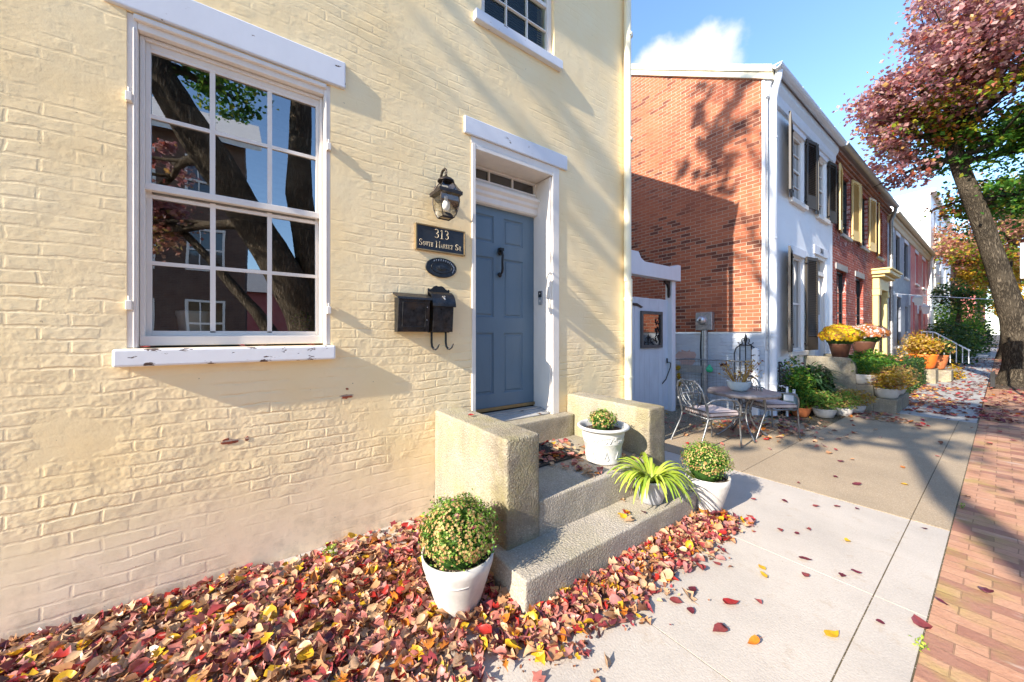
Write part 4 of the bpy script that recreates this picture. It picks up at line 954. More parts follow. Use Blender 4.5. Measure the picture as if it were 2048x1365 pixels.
fast_mesh('leaves', [tuple(v) for v in V], F, M['spider'], T, smooth=True)
b = MB()
for k in range(5):
    az = random.uniform(0, 6.28); b.tube([(c[0]+r_*math.cos(az), c[1]+r_*math.sin(az), c[2]+z) for r_, z in ((.02, .17), (.10, .27), (.18, .21), (.21, .10))], .0012, 4)
b.build('runners', M['dry'], T)
# mum pot on the sidewalk past the step
c = (1.335, 3.115, 0)
T = thing('potted_mum', 'round green mum in a slim white pot on the sidewalk past the step', 'potted plant', c, group='potted mums around the stoop')
pot_mesh('pot', tall_pot(c, .30, .172, .098), M['pot_white'], T, c, (.155, .268))
mum_plant(T, (c[0]-.01, c[1], .40), (.185, .185, .16), 3600, .017, nb=1100, budsize=.0082)
# ================================================================ FALLEN LEAVES
def pile_z(x, y): return .012+.030*np.clip(1-np.abs(x-.75)/1.0, 0, 1)
cand = []
def in_block(x, y): return (x < 1.07 and 1.22 < y < 1.52) or (x < 1.345 and 1.15 < y < 2.97) 
rs = random.Random(3)
while len(cand) < 5600:
    q = rs.random()
    if q < .80:
        x = rs.uniform(.02, 1.80); y = rs.uniform(-1.0, 1.24)
        edge = 1.58+.10*math.sin(y*5)+.07*math.sin(y*13); 
        if x > edge and rs.random() > .10*math.exp(-(x-edge)*9): continue
        if x < .16+.04*math.sin(y*9) and y > .1 and rs.random() < .75: continue
        bare = min((x-1.02)**2/.05+(y+.36)**2/.006, (x-1.22)**2/.02+(y+.46)**2/.006)
        if bare < 1 and rs.random() < .9: continue
    else:
        y = rs.uniform(1.1, 3.15); x = 1.33+abs(rs.gauss(0, .14))
        if x > 1.70+.05*math.sin(y*8) and rs.random() > .25: continue
    if in_block(x, y): continue
    if (x-1.03)**2+(y-.925)**2 < .13**2 or (x-1.335)**2+(y-3.115)**2 < .105**2: continue
    cand.append((x, y, 0))
P = np.array(cand); P[:, 2] = pile_z(P[:, 0], P[:, 1])*rng.uniform(.2, 1.35, len(P))+.006
V, F = curled_leaves(P, rng.uniform(.045, .092, len(P))*rng.uniform(.75, 1.05, len(P)), tilt=np.where(rng.random(len(P)) < .5, .25, .75), fold=(.02, .9), curl=(-.8, .9), kinds=('oval', 'heart', 'lobed', 'oval', 'lobed'))
V[:, 2] = np.maximum(V[:, 2], .003+.004*rng.random(len(V)))
V[:, 0] = np.where((V[:, 0] < .004) , .004+.01*rng.random(len(V)), V[:, 0])
tag(fast_mesh('fallen_leaves', V, F, M['litter']), 'thick drift of red, pink, tan and yellow fallen leaves against the cream wall and stoop', 'leaves', kind='stuff')
Pc = P[rng.integers(0, len(P), 5200)].copy(); Pc[:, :2] += rng.normal(0, .05, (5200, 2)); Pc[:, 0] = np.abs(Pc[:, 0]); Pc = Pc[(Pc[:, 0] > 1.35) | (Pc[:, 1] < 1.14)]; Pc[:, 2] = .004+.014*rng.random(len(Pc))
V, F = curled_leaves(Pc, rng.uniform(.010, .032, len(Pc)), tilt=.5); V[:, 2] = np.maximum(V[:, 2], .002)
tag(fast_mesh('leaf_crumbs', V, F, M['crumbs']), 'brown crumbs and broken bits between the fallen leaves', 'leaves', kind='stuff')
# leaves on the landing and doormat
Q = []
while len(Q) < 120:
    x = rs.gauss(.42, .16); y = rs.gauss(2.12, .24)
    if .14 < x < .98 and 1.56 < y < 2.72 and (x-.80)**2+(y-2.42)**2 > .15**2: Q.append((x, y, .432+rs.random()*.018))
for k in range(26): Q.append((rs.uniform(.70, 1.0), rs.choice([rs.uniform(2.05, 2.2), rs.uniform(2.6, 2.72)]), .428))
Q += [(rs.uniform(.98, 1.28), rs.uniform(2.1, 2.4), .196) for _ in range(9)]
V, F = curled_leaves(np.array(Q), rng.uniform(.045, .085, len(Q)), tilt=.3); V[:, 2] = np.maximum(V[:, 2], np.where(V[:, 0] > 1.03, .19, .419))
tag(fast_mesh('landing_leaves', V, F, M['litter']), 'scatter of red and yellow leaves over the doormat and landing', 'leaves', kind='stuff')
def lone(pos, size, colr, label, group=None, tilt=.12, kind=('oval',)):
    size = size*.86
    V, F = curled_leaves(np.array([pos]), size, kind, tilt, (.1, .4), (-.1, .5)); V[:, 2] = np.maximum(V[:, 2], pos[2]-.006)
    key = 'leaf '+str(colr)
    if key not in M: M[key] = leafmat(key, [(0, colr), (.5, tuple(x*.9 for x in colr))], .42, .18, .5)
    o = fast_mesh('fallen_leaf', V-np.array([pos]), F, M[key]); o.location = pos; tag(o, label, 'leaf', group); return o
def gp(u, v, z=0.0):
    d = pix_dir(u, v); t = (z-CAMH)/d[2]; return (CAMX+d[0]*t, d[1]*t, z+.010)
LG = 'single leaves scattered on the sidewalk'
bright = (.50, .025, .03); wine = (.17, .022, .04); dustr = (.30, .06, .06); gold = (.78, .46, .02); orng = (.72, .22, .02)
for (u, v, s, c_, lab) in (
    (1465, 1209, .10, bright, 'bright red folded leaf alone in the middle of the pale slab'),
    (1665, 1272, .085, gold, 'large clean yellow leaf on the pale slab near the joint line'),
    (1507, 1289, .08, orng, 'orange leaf with a dark stem on the front slab right of a dark red one'),
    (1437, 1264, .095, dustr, 'dull red leaf beside the orange leaf on the front slab'),
    (1611, 1122, .085, wine, 'dark red leaf just before the slab joint in the middle distance'),
    (1611, 1155, .075, dustr, 'red leaf with upright stem lying just past the cross joint'),
    (1713, 1148, .065, wine, 'dark red leaf nearest the long joint on the pale slab'),
    (1684, 1154, .06, wine, 'shrivelled dark leaf left of the leaf by the long joint'),
    (1528, 1155, .065, gold, 'curled yellow leaf on the pale slab, the nearer of a yellow pair'),
    (1523, 1137, .06, gold, 'slim yellow leaf, the farther of a yellow pair'),
    (1694, 1085, .06, gold, 'small yellow leaf on the pale slab past the cross joint'),
    (1386, 1182, .075, wine, 'dark red leaf nearest the leaf drift on the pale slab'),
    (1352, 1206, .08, dustr, 'wine red leaf at the edge of the drift'),
    (1382, 1226, .06, wine, 'small dark leaf between the drift and the bright red leaf'),
    (1463, 1082, .07, orng, 'orange yellow leaf at the tip of the leaf drift'),
    (1838, 1246, .10, dustr, 'pinkish red leaf lying across the edge of slab and brick paving'),
    (1759, 1248, .05, wine, 'thin dark leaf on the narrow edging strip'),
    (1972, 1183, .09, wine, 'dark folded leaf on the sunlit brick paving'),
    (1884, 1209, .07, wine, 'dark crumpled leaf on brick just beside the edging'),
    (1848, 1060, .05, wine, 'small dark leaf on the edging strip by the tan slab'),
    (1810, 971, .075, gold, 'lemon yellow leaf on the tan slab'),
    (1806, 937, .07, orng, 'amber leaf on the tan slab in the tree shade'),
    (1498, 1043, .09, bright, 'bright red leaf past the end of the drift, under a paler red one'),
    (1500, 1036, .08, (.55, .14, .08), 'light red leaf lying partly on a bright red leaf'),
    (1570, 1005, .07, wine, 'dark red leaf near the house shadow on the pale slab'),
    (1505, 1001, .06, dustr, 'small red leaf close to the white pot on the sidewalk')):
    lone(gp(u, v), s, c_, lab, LG, .15, ('oval',) if s < .09 else ('heart',))
for (u, v) in ((1633, 1015), (1675, 1015), (1617, 1061), (1593, 1070), (1561, 1063), (1670, 956), (1597, 968), (1714, 1020), (1433, 1131), (1516, 1206)):
    lone(gp(u, v), random.uniform(.045, .07), random.choice([wine, dustr]), 'small dark red leaf among those dotted over the sidewalk slabs', LG)
lone((.05+.35, 1.37, .862), .07, bright, 'red leaf on top of the near cheek wall', 'leaves on the stoop ledges')
for yy, c_ in ((-.47, bright), (-.05, dustr), (.06, dustr), (.33, bright)): lone((.02, yy, 1.416), .055, c_, 'red leaf scrap lying along the peeling window sill', 'leaves on the window sill')
lone((-.10, 2.25, .70), .06, (.05, .03, .02), 'blackened leaf on the door threshold'); lone((-.03, 2.42, .66), .07, brn, 'brown curled leaf at the right end of the threshold')
# leaf drifts down the street
def strew(name, label, n, fx, size, mat='litter_dark', z=.012):
    Q = []
    while len(Q) < n:
        p = fx(rs)
        if p: Q.append((p[0], p[1], z+rs.random()*.012))
    V, F = curled_leaves(np.array(Q), rng.uniform(size[0], size[1], n), tilt=.3); V[:, 2] = np.maximum(V[:, 2], .003)
    tag(fast_mesh(name, V, F, M[mat]), label, 'leaves', kind='stuff')
strew('fallen_leaves', 'dark leaf litter over the shaded far sidewalk and brick paving', 2600, lambda r: (r.uniform(.5, 4.3), 10.2+r.random()**1.6*26), (.06, .11))
strew('fallen_leaves', 'red leaves heaped below the steps of the pale grey house', 1300, lambda r: (lambda x, y: (x, y) if x < 1.75+.5*math.sin(y*1.7)+(y-9)*.05 and not (x < 1.7 and 9.55 < y < 11.0) else None)(r.uniform(.35, 2.6), r.uniform(8.6, 15.5)), (.06, .10), 'litter')
strew('fallen_leaves', 'brown and orange leaves under the patio table and along the gable', 420, lambda r: (r.gauss(.45, .45), r.gauss(6.7, .55)), (.05, .09), 'litter')
strew('fallen_leaves', 'loose dark leaves on the tan slabs', 34, lambda r: (r.uniform(1.2, 3.6), r.uniform(4.8, 10)), (.05, .08))
# ================================================================ NEIGHBOURING ROW HOUSES
NX = .30
def yy(u, x=NX): d = pix_dir(u, 668); return (x-CAMX)/d[0]*d[1]
def zz(u, v, x=NX): d = pix_dir(u, v); return CAMH+(x-CAMX)/d[0]*d[2]
Y2, Y3, Y4, Y5, Y6 = 7.45, 11.77, 19.1, 24.8, 31.4
EZ = 6.16
# --- pale grey painted house with a bare brick gable
H2 = thing('row_house', 'pale grey painted row house with bare brick gable and black louvred shutters', 'house', (NX, Y2, 0), group='row houses down the street')
w2 = [(8.72, 9.58, 4.22, 5.62), (10.45, 11.25, 4.22, 5.62)]
w1 = [(8.72, 9.58, 1.14, 3.10)]; d1 = (10.35, 11.22, .9, 3.3)
wall_x(NX, Y2, Y3, -.04, EZ, w2+w1+[d1], .14).build('wall', M['white_brick'], H2, fix=False)
for (a, c_, d, e) in w2+w1: sash_window(H2, NX, a, c_, d, e, 'trim', 'glass_dark', 2, 2 if d > 3 else 1, .08, .055, 'lintel', 'trim', .09, .17, .07)
gable_wall(H2, Y2, -8, -3.9, NX, 1.52, EZ, .61, 'gable')
b = MB(); b.box(-8, NX-.001, Y2-.012, Y2+.05, -.04, 1.50); b.build('painted_base', M['whitewash'], H2)
b = MB(); b.box(NX-.05, NX+.004, Y2-.014, Y2-.002, 1.50, EZ-.1); b.build('corner_strip', M['white_metal'], H2)
gable_roof(H2, -8.1, -3.9, NX+.17, Y2+.03, Y4-.05, EZ-.02, .61, 'roof_metal', .05, .05)
b = MB()
for (xa, xb) in ((NX+.13, -3.9),):
    za = EZ-.10; zb = za+(xa-xb)*.61
    b.add([(xa, Y2-.06, za-.09), (xa, Y2-.06, za+.02), (xb, Y2-.06, zb+.02), (xb, Y2-.06, zb-.09), (xa, Y2+.02, za-.09), (xa, Y2+.02, za+.02), (xb, Y2+.02, zb+.02), (xb, Y2+.02, zb-.09)], [(0, 1, 2, 3), (4, 7, 6, 5), (0, 4, 5, 1), (3, 2, 6, 7), (0, 3, 7, 4), (1, 5, 6, 2)])
    b.add([(xa, Y2-.09, za+.025), (xa, Y2-.09, za+.15), (xb, Y2-.09, zb+.15), (xb, Y2-.09, zb+.025), (xa, Y2+.02, za+.025), (xa, Y2+.02, za+.15), (xb, Y2+.02, zb+.15), (xb, Y2+.02, zb+.025)], [(0, 1, 2, 3), (4, 7, 6, 5), (0, 4, 5, 1), (3, 2, 6, 7), (0, 3, 7, 4), (1, 5, 6, 2)])
b.build('barge_board', M['cream_metal'], H2)
b = MB(); b.prism([(NX, EZ-.42), (NX+.05, EZ-.42), (NX+.07, EZ-.34), (NX+.07, EZ-.25), (NX+.12, EZ-.16), (NX+.12, EZ-.04), (NX, EZ-.04)], 'y', Y2, Y3); b.build('cornice', M['white_metal'], H2)
gutter(H2, NX+.20, Y2-.08, Y3, EZ+.02, 'white_metal', .075)
b = MB(); b.tube([(NX+.19, Y2+.06, EZ-.04), (NX+.18, Y2+.06, EZ-.14), (NX+.12, Y2+.10, EZ-.32), (NX+.085, Y2+.12, EZ-.48), (NX+.085, Y2+.12, .02)], .058, 14)
for z_ in (5.0, 3.2, 1.45, .6): b.lathe([(.062, -.02), (.066, -.01), (.066, .01), (.062, .02)], (NX+.085, Y2+.12, z_), 14)
b.build('downspout', M['white_metal'], H2)
b = MB(); b.tube([(NX+.02, Y2+.03, 5.7), (NX+.02, Y2+.03, 1.2)], .012, 6); b.build('cable', M['grey_gutter'], H2)
shutter(H2, NX+.02, 8.12, 8.70, 4.20, 5.66, 'shutter_black', R(13), True, 'b'); shutter(H2, NX+.02, 9.60, 10.02, 4.2, 5.66, 'shutter_black', R(-10), True, 'a')
shutter(H2, NX+.02, 10.06, 10.44, 4.20, 5.66, 'shutter_black', R(12), True, 'b'); shutter(H2, NX+.02, 11.27, 11.68, 4.2, 5.66, 'shutter_black', R(-8), True, 'a')
shutter(H2, NX+.02, 8.14, 8.70, 1.14, 3.14, 'shutter_black', R(12), True, 'b'); shutter(H2, NX+.02, 9.60, 10.05, 1.14, 3.14, 'shutter_black', R(-10), True, 'a')
b = MB(); a, c_, d, e = d1
b.box(NX-.12, NX-.02, a, a+.07, d, e); b.box(NX-.12, NX-.02, c_-.07, c_, d, e); b.box(NX-.12, NX-.021, a+.07, c_-.07, e-.07, e); b.box(NX-.12, NX-.022, a+.07, c_-.07, 2.86, 2.95); b.build('door_frame', M['trim'], H2)
D = panel_door(H2, NX-.09, a+.07, c_-.07, d, 2.86, [(a+.17, c_-.17)], [(d+.15, d+.85)], 'white_metal')
b = MB(); b.box(NX-.10, NX-.075, a+.17, c_-.17, 1.95, 2.75); b.box(NX-.11, NX-.10, a+.07, c_-.07, 2.95, 3.23); b.build('door_glass', M['glass_dark'], D)
b = MB(); b.box(NX-.02, NX+.022, a-.1, c_+.1, 3.305, 3.50); b.build('door_lintel', M['lintel'], H2, bevel=.006)
cu_ = [('3', 1), ('1', 1), ('1', 1)]
def far_num(parent, s, y, z, size, x):
    me_ = text_mesh('house_number', s, size, M['black_iron'], parent, (x, y, z), .004); return me_
far_num(H2, '311', 10.78, 3.41, .16, NX+.027)
# --- red brick house with ochre shutters and door surround
H3 = thing('row_house', 'red brick row house with ochre shutters upstairs and an ochre columned door surround', 'house', (NX, Y3, 0), group='row houses down the street')
u3 = [(12.55, 13.55, 4.15, 5.75), (14.75, 15.75, 4.15, 5.75), (17.2, 18.1, 4.15, 5.75)]; l3 = [(12.15, 13.1, .95, 3.15), (14.2, 15.15, .95, 3.15)]; d3 = (16.75, 17.9, .5, 3.1)
wall_x(NX, Y3+.003, Y4, -.04, EZ-.02, u3+l3+[d3], .16).build('wall', M['red_front'], H3, fix=False)
for h in u3+l3: sash_window(H3, NX, *h, 'black_iron', 'glass_dark', 2, 2, .1, .05, 'slab_grey' if h[2] < 3 else None, 'slab_grey', .1, .16, .05)
for (a, c_) in ((12.0, 12.5), (13.6, 14.1), (14.2, 14.7), (15.8, 16.3), (16.65, 17.15)): shutter(H3, NX+.02, a, c_, 4.12, 5.80, 'shutter_yellow', R(random.uniform(6, 11))*(-1 if a in (13.6, 15.8) else 1), True, 'a' if a in (13.6, 15.8) else 'b')
b = MB()
for k in range(3): b.box(NX, NX+.04+.045*k, Y3+.02, Y4-.02, EZ-.30+.075*k, EZ-.235+.075*k)
y = Y3+.05
while y < Y4-.1: b.box(NX+.041, NX+.09, y, y+.09, EZ-.229, EZ-.166); y += .19
b.build('cornice', raw_brick('cornice brick', 'yzx', ((.30, .12, .07), (.14, .08, .06)), (.40, .36, .32)), H3)
gutter(H3, NX+.22, Y3+.005, Y4+.1, EZ+.02, 'grey_gutter', .08)
b = MB(); b.tube([(NX+.22, Y4+.02, EZ-.03), (NX+.18, Y4+.0, EZ-.25), (NX+.10, Y4-.02, EZ-.5), (NX+.10, Y4-.02, .1)], .055, 12); b.build('downspout', M['grey_gutter'], H3)
b = MB(); a, c_, d, e = d3
for (ya, yb) in ((a-.28, a), (c_, c_+.28)): b.box(NX+.002, NX+.14, ya, yb, .45, 2.95); b.box(NX+.001, NX+.17, ya-.03, yb+.03, .45, .75); b.box(NX+.001, NX+.175, ya-.03, yb+.03, 2.75, 2.95)
b.box(NX+.001, NX+.16, a-.28, c_+.28, 2.955, 3.33); b.box(NX+.001, NX+.30, a-.36, c_+.36, 3.335, 3.42); b.box(NX+.001, NX+.42, a-.44, c_+.44, 3.425, 3.54); b.box(NX+.001, NX+.47, a-.48, c_+.48, 3.545, 3.60)
b.build('door_surround', M['ochre'], H3, bevel=.012)
panel_door(H3, NX-.12, a, c_, d, e, [(a+.15, a+.5), (a+.65, c_-.15)], [(.7, 1.3), (1.5, 2.6)], 'shutter_black')
# --- grey and rose houses under one lower roof
E4 = 5.92
def plain_house(name, label, y0, y1, mat, up, low, ez, wmat, lint, door=None, doormat='shutter_black', gutm='tan_gutter', roof=True):
    H = thing('row_house', label, 'house', (NX, y0, 0), group='row houses down the street')
    holes = [(a, c_, ez-1.95, ez-.45) for a, c_ in up]+[(a, c_, 1.0, 3.0) for a, c_ in low]+([(door[0], door[1], .45, 2.7)] if door else [])
    wall_x(NX, y0+.003, y1, -.04, ez, holes, .14).build('wall', M[mat], H, fix=False)
    for h in holes[:len(up)+len(low)]: sash_window(H, NX, *h, wmat, 'glass_dark', 2, 2, .1, .06, lint, 'trim', .08, .16, .06)
    if door: panel_door(H, NX-.1, door[0], door[1], .45, 2.7, [(door[0]+.12, door[1]-.12)], [(.65, 1.3), (1.5, 2.4)], doormat)
    b = MB(); b.prism([(NX, ez-.28), (NX+.06, ez-.28), (NX+.10, ez-.15), (NX+.16, ez-.12), (NX+.16, ez), (NX, ez)], 'y', y0, y1); b.build('cornice', M[gutm], H)
    gutter(H, NX+.24, y0-.02, y1, ez+.05, gutm, .08)
    if roof: gable_roof(H, -8, -3.9, NX+.18, y0+.06, y1-.06, ez, .5, 'roof_grey', .06, .05)
    return H
H4 = plain_house('grey', 'blue grey painted brick row house with black windows', Y4, Y5, 'grey_brick', [(19.6, 20.3), (20.9, 21.8), (23.0, 24.0)], [(19.6, 20.4), (21.2, 22.1)], E4, 'black_iron', 'lintel', (23.2, 24.1), 'door')
gable_wall(H4, Y4+.01, -8, -3.9, NX, -.04, E4, .5, 'plain_white')
H5 = plain_house('rose', 'rose painted row house with narrow white windows', Y5, Y6, 'pink_brick', [(26.3, 27.3), (29.0, 30.1)], [(25.4, 26.2), (29.3, 30.2)], E4, 'trim', 'lintel', (27.5, 28.5), 'pumpkin')
b = MB(); b.tube([(NX+.22, Y6-.15, E4), (NX+.12, Y6-.2, E4-.4), (NX+.10, Y6-.2, .1)], .05, 10); b.build('downspout', M['white_metal'], H5)
# --- tall white building
H6 = thing('tall_building', 'tall white flat roofed building rising behind the rose house', 'building', (NX, Y6, 0))
u6 = [(a, a+1.1, z, z+1.9) for a in (33.2, 36.4, 39.6, 42.8) for z in (1.2, 4.3, 7.0)]
wall_x(NX+.1, Y6, 45, -.04, 9.7, u6, .14).build('wall', M['plain_white_front'], H6, fix=False)
for h in u6: sash_window(H6, NX+.1, *h, 'trim', 'glass_dark', 2, 2, .1, .07, None, 'trim')
b = MB(); b.add([(NX+.1, Y6, -.04), (NX+.1, Y6, 9.7), (-14, Y6, 9.1), (-14, Y6, -.04)], [(0, 1, 2, 3)]); b.add([(NX+.1, Y6, 9.7), (NX+.1, 45, 9.7), (-14, 45, 9.1), (-14, Y6, 9.1)], [(0, 1, 2, 3)]); b.build('side_wall', M['plain_white'], H6, fix=False)
b = MB(); b.add([(NX+.14, Y6-.04, 9.66), (NX+.14, Y6-.04, 9.80), (-14, Y6-.04, 9.20), (-14, Y6-.04, 9.06), (NX+.14, Y6+.1, 9.66), (NX+.14, Y6+.1, 9.80), (-14, Y6+.1, 9.2), (-14, Y6+.1, 9.06)], [(0, 1, 2, 3), (4, 7, 6, 5), (0, 4, 5, 1), (1, 5, 6, 2)]); b.box(NX+.1, NX+.3, Y6, 45, 9.6, 9.8); b.build('parapet', M['trim'], H6)
# wall lamps on grey and rose fronts
for (y, z, lab) in ((24.3, 2.9, 'white box lantern on the blue grey house front'), (27.1, 2.6, 'small amber wall lamp on the rose house front')):
    L = thing('wall_lamp', lab, 'lamp', (NX, y, z)); b = MB(); b.box(NX+.002, NX+.05, y-.08, y+.08, z-.1, z+.35); b.box(NX+.05, NX+.32, y-.02, y+.02, z+.30, z+.34); b.prism([(NX+.12, z+.22), (NX+.45, z+.22), (NX+.30, z+.34)], 'y', y-.16, y+.16); b.build('bracket', M['white_metal'], L)
    b = MB(); b.prism([(NX+.19, z-.12), (NX+.38, z-.12), (NX+.43, z+.215), (NX+.14, z+.215)], 'y', y-.13, y+.13); b.build('lamp_box', M['frame_clean'], L)
# --- houses at the far end of the street
def far_house(label, y0, y1, h, mat, x=NX, flip=False, n=3):
    H = thing('distant_house', label, 'house', (x, y0, 0), group='houses at the far end of the street'); hs = []
    for f in range(int(h//3)):
        for k in range(n): a = y0+(y1-y0)*(k+.28)/n; hs.append((a, a+(y1-y0)/n*.42, .9+f*3.0, 2.6+f*3.0))
    m = wall_x(x, y0, y1, -.04, h, hs, .15)
    if flip: m.v = [(2*x-v[0], v[1], v[2]) for v in m.v]
    m.build('wall', mat, H, fix=False)
    for a in hs:
        w = MB(); s = -1 if not flip else 1; w.box(min(x+s*.12, x+s*.15), max(x+s*.12, x+s*.15), a[0], a[1], a[2], a[3]); w.build('window', M['glass_dark'], H)
    b = MB(); xb = x-9 if not flip else x+9; b.add([(x, y0, -.04), (xb, y0, -.04), (xb, y0, h), (x, y0, h)], [(0, 1, 2, 3)]); b.add([(x, y0, h), (xb, y0, h), (xb, y1, h), (x, y1, h)], [(0, 1, 2, 3)]); b.add([(x, y1, -.04), (xb, y1, -.04), (xb, y1, h), (x, y1, h)], [(0, 1, 2, 3)]); b.build('side_wall', mat, H, fix=False)
    b = MB(); b.box(min(x-.1, x+.25 if not flip else x-.25), max(x+.1, x+.25 if not flip else x+.1), y0, y1, h-.25, h); b.build('cornice', M['trim'], H); return H
far_house('brown brick house beyond the tall white building', 46, 56, 8.5, M['brown_brick'])
far_house('pale pink painted house at the far corner', 68, 82, 7.0, M['pink_brick'], 1.0)
far_house('red brick house across the far crossing', 84, 100, 8.0, M['red_front'], 1.2)
# ---------------------------------------------------------------- opposite side of the street (seen in the window glass and beyond the trees)
OB = thing('brick_school', 'large dark brick building with white sash windows across the street, mirrored in the window', 'building', (17, -12, 0))
hs = [(a, a+1.3, z, z+1.9) for a in (-14.0, -11.6, -9.2, -6.6, -4.4, -2.2) for z in (1.0, 4.1, 7.0)]
m = wall_x(17, -16, -.2, -.04, 9.8, hs, .15); m.v = [(34-v[0], v[1], v[2]) for v in m.v]; m.build('wall', M['brown_brick'], OB, fix=False)
for (a, c_, d, e) in hs:
    w = MB(); w.box(16.98, 17.1, a, a+.09, d, e); w.box(16.98, 17.1, c_-.09, c_, d, e); w.box(16.98, 17.101, a+.09, c_-.09, e-.09, e); w.box(16.98, 17.102, a+.09, c_-.09, d, d+.09); w.box(16.99, 17.08, a+.09, c_-.09, (d+e)/2-.04, (d+e)/2+.04)
    for k in (1, 2): yc = a+(c_-a)*k/3; w.box(17.0, 17.07, yc-.02, yc+.02, d+.09, e-.09)
    f = w.build('window', M['trim'], OB); q = MB(); q.box(17.09, 17.11, a, c_, d, e); q.build('glass', M['glass_dark'], f)
b = MB(); b.add([(17, -.2, -.04), (27, -.2, -.04), (27, -.2, 9.8), (22, -.2, 13), (17, -.2, 9.8)], [(0, 1, 2, 3, 4)]); b.build('side_wall', M['brown_brick'], OB)
b = MB(); b.add([(16.5, -16, 9.6), (16.5, .4, 9.6), (22, .4, 13.1), (22, -16, 13.1), (16.5, -16, 9.8), (16.5, .4, 9.8), (22, .4, 13.3), (22, -16, 13.3)], [(0, 1, 2, 3), (4, 5, 6, 7), (0, 1, 5, 4), (1, 2, 6, 5)]); b.build('roof', M['trim'], OB)
OC = thing('low_building', 'low pinkish building with green roof across the street, mirrored in the window', 'building', (30, 2, 0))
b = MB(); b.box(30, 40, -1, 14, -.05, 4.6); b.build('wall', M['pink_brick'], OC); b = MB(); b.prism([(29.5, 4.6), (35, 7), (40.5, 4.6)], 'y', -1.5, 14.5); b.build('roof', M['roof_grey'], OC)
far_house('brick house row across the street', 12, 34, 9.0, M['brown_brick'], 16.5, True, 8)
far_house('pale house row across the street farther on', 36, 70, 8.0, M['plain_white_front'], 16.5, True, 10)
# ================================================================ GATE, FENCE, METER
GX = -1.0
GT = thing('garden_gate', 'white boarded garden gate with small framed opening, header beam and post', 'gate', (GX, 6.0, 0))
b = MB(); y = 5.15
rr = random.Random(2)
while y < 6.5: b.box(GX-.03, GX+rr.uniform(-.002, .002), y+.002, min(y+.145, 6.5), .04, 2.14+rr.uniform(-.004, .004)); y += .147
gd = b.build('door_boards', M['gate_white'], GT)
b = MB(); wa, wb_, wc, wd = 5.60, 6.27, 1.23, 1.90
for q in ((wa, wb_, wc, wc+.055), (wa, wb_, wd-.055, wd), (wa, wa+.055, wc+.055, wd-.055), (wb_-.055, wb_, wc+.055, wd-.055)): b.box(GX+.003, GX+.035, *q)
b.build('opening_frame', simple('grey weathered frame', (.10, .095, .09), .7), gd)
b = MB(); b.box(GX+.003, GX+.008, wa+.05, wb_-.05, wc+.05, wd-.05); b.build('opening_glass', M['glass_dark'], gd)
b = MB()
for k in range(26):
    q = rr.random(); P0 = Vector((GX+.012, wb_-.08-.16*rr.random()**2, wc+.06+rr.random()*.5)); b.tube([P0, P0+Vector((.004, rr.uniform(-.05, .05), rr.uniform(.02, .08)))], .008, 4)
b.build('iron_scrolls', M['black_iron'], gd)
b = MB(); b.tube([(GX+.02, 6.44, 1.02), (GX+.03, 6.43, .93)], .014, 6); b.tube([(GX+.02, 6.43, .95), (GX+.06, 6.50, .93), (GX+.05, 6.50, .84), (GX+.03, 6.38, .62), (GX+.02, 6.28, .55)], .010, 6)
for y0_ in (5.2,): b.prism([(5.15, 2.0), (5.5, 1.98), (5.62, 1.95), (5.68, 1.97), (5.62, 1.99), (5.5, 2.03), (5.15, 2.03)], 'x', GX+.003, GX+.012)
b.build('latch', M['black_iron'], gd)
b = MB(); b.box(GX-.06, GX+.08, 6.515, 6.64, 0, 2.50); b.build('post', M['white_metal'], GT, bevel=.006)
b = MB(); b.prism([(4.4, 2.52), (4.4, 2.90), (5.36, 2.90), (5.43, 2.80), (5.54, 2.75), (6.50, 2.75), (6.62, 2.81), (6.72, 2.81), (6.72, 2.503), (4.4, 2.503)], 'x', GX-.02, GX+.14); b.build('header_beam', M['white_metal'], GT, bevel=.006)
b = MB(); b.prism([(6.32, 2.50), (6.505, 2.50), (6.505, 2.24), (6.48, 2.18), (6.455, 2.24), (6.46, 2.36), (6.42, 2.43), (6.34, 2.46)], 'x', GX+.01, GX+.05); b.build('bracket', M['black_iron'], GT)
FN = thing('wire_fence', 'low wire mesh fence with timber rail closing the gap between the houses', 'fence', (GX, 6.9, 0))
pl = [(GX, 6.66), (GX+.02, 7.1), (-.25, 7.28), (.22, 7.36)]
b = MB()
b.tube([(x, y, .98) for x, y in pl], .014, 6); b.build('rail', M['iron_grey'], FN); b = MB(); b.tube([(x, y, .06) for x, y in pl], .010, 5); b.build('rail', M['iron_grey'], FN)
b = MB()
for (x0, y0), (x1, y1) in zip(pl, pl[1:]):
    L = math.hypot(x1-x0, y1-y0); n = int(L/.06)
    for k in range(n+1): t = k/n; b.tube([(x0+(x1-x0)*t, y0+(y1-y0)*t, .06), (x0+(x1-x0)*t, y0+(y1-y0)*t, .98)], .0022, 4, False)
    for k in range(1, 15): b.tube([(x0, y0, .06+k*.062), (x1, y1, .06+k*.062)], .0022, 4, False)
b.build('mesh', M['iron_grey'], FN)
IG = thing('iron_gate', 'black wrought iron arched gate with fleur finial leaning at the brick gable', 'gate', (0, 7.36, 0))
b = MB(); gxa, gxb, gyy = -.18, .20, 7.40
b.tube([(gxa, gyy-.02, 0), (gxa, gyy-.02, 1.12), (gxa+.03, gyy-.02, 1.22), (gxa+.10, gyy-.02, 1.28), (gxb-.10, gyy-.02, 1.28), (gxb-.03, gyy-.02, 1.22), (gxb, gyy-.02, 1.12), (gxb, gyy-.02, 0)], .010, 8)
for k in range(1, 4): x_ = gxa+(gxb-gxa)*k/4; b.tube([(x_, gyy-.02, .1), (x_, gyy-.02, 1.27)], .008, 6)
for z_ in (.12, .7): b.tube([(gxa, gyy-.02, z_), (gxb, gyy-.02, z_)], .009, 6)
b.build('bars', M['black_iron'], IG)
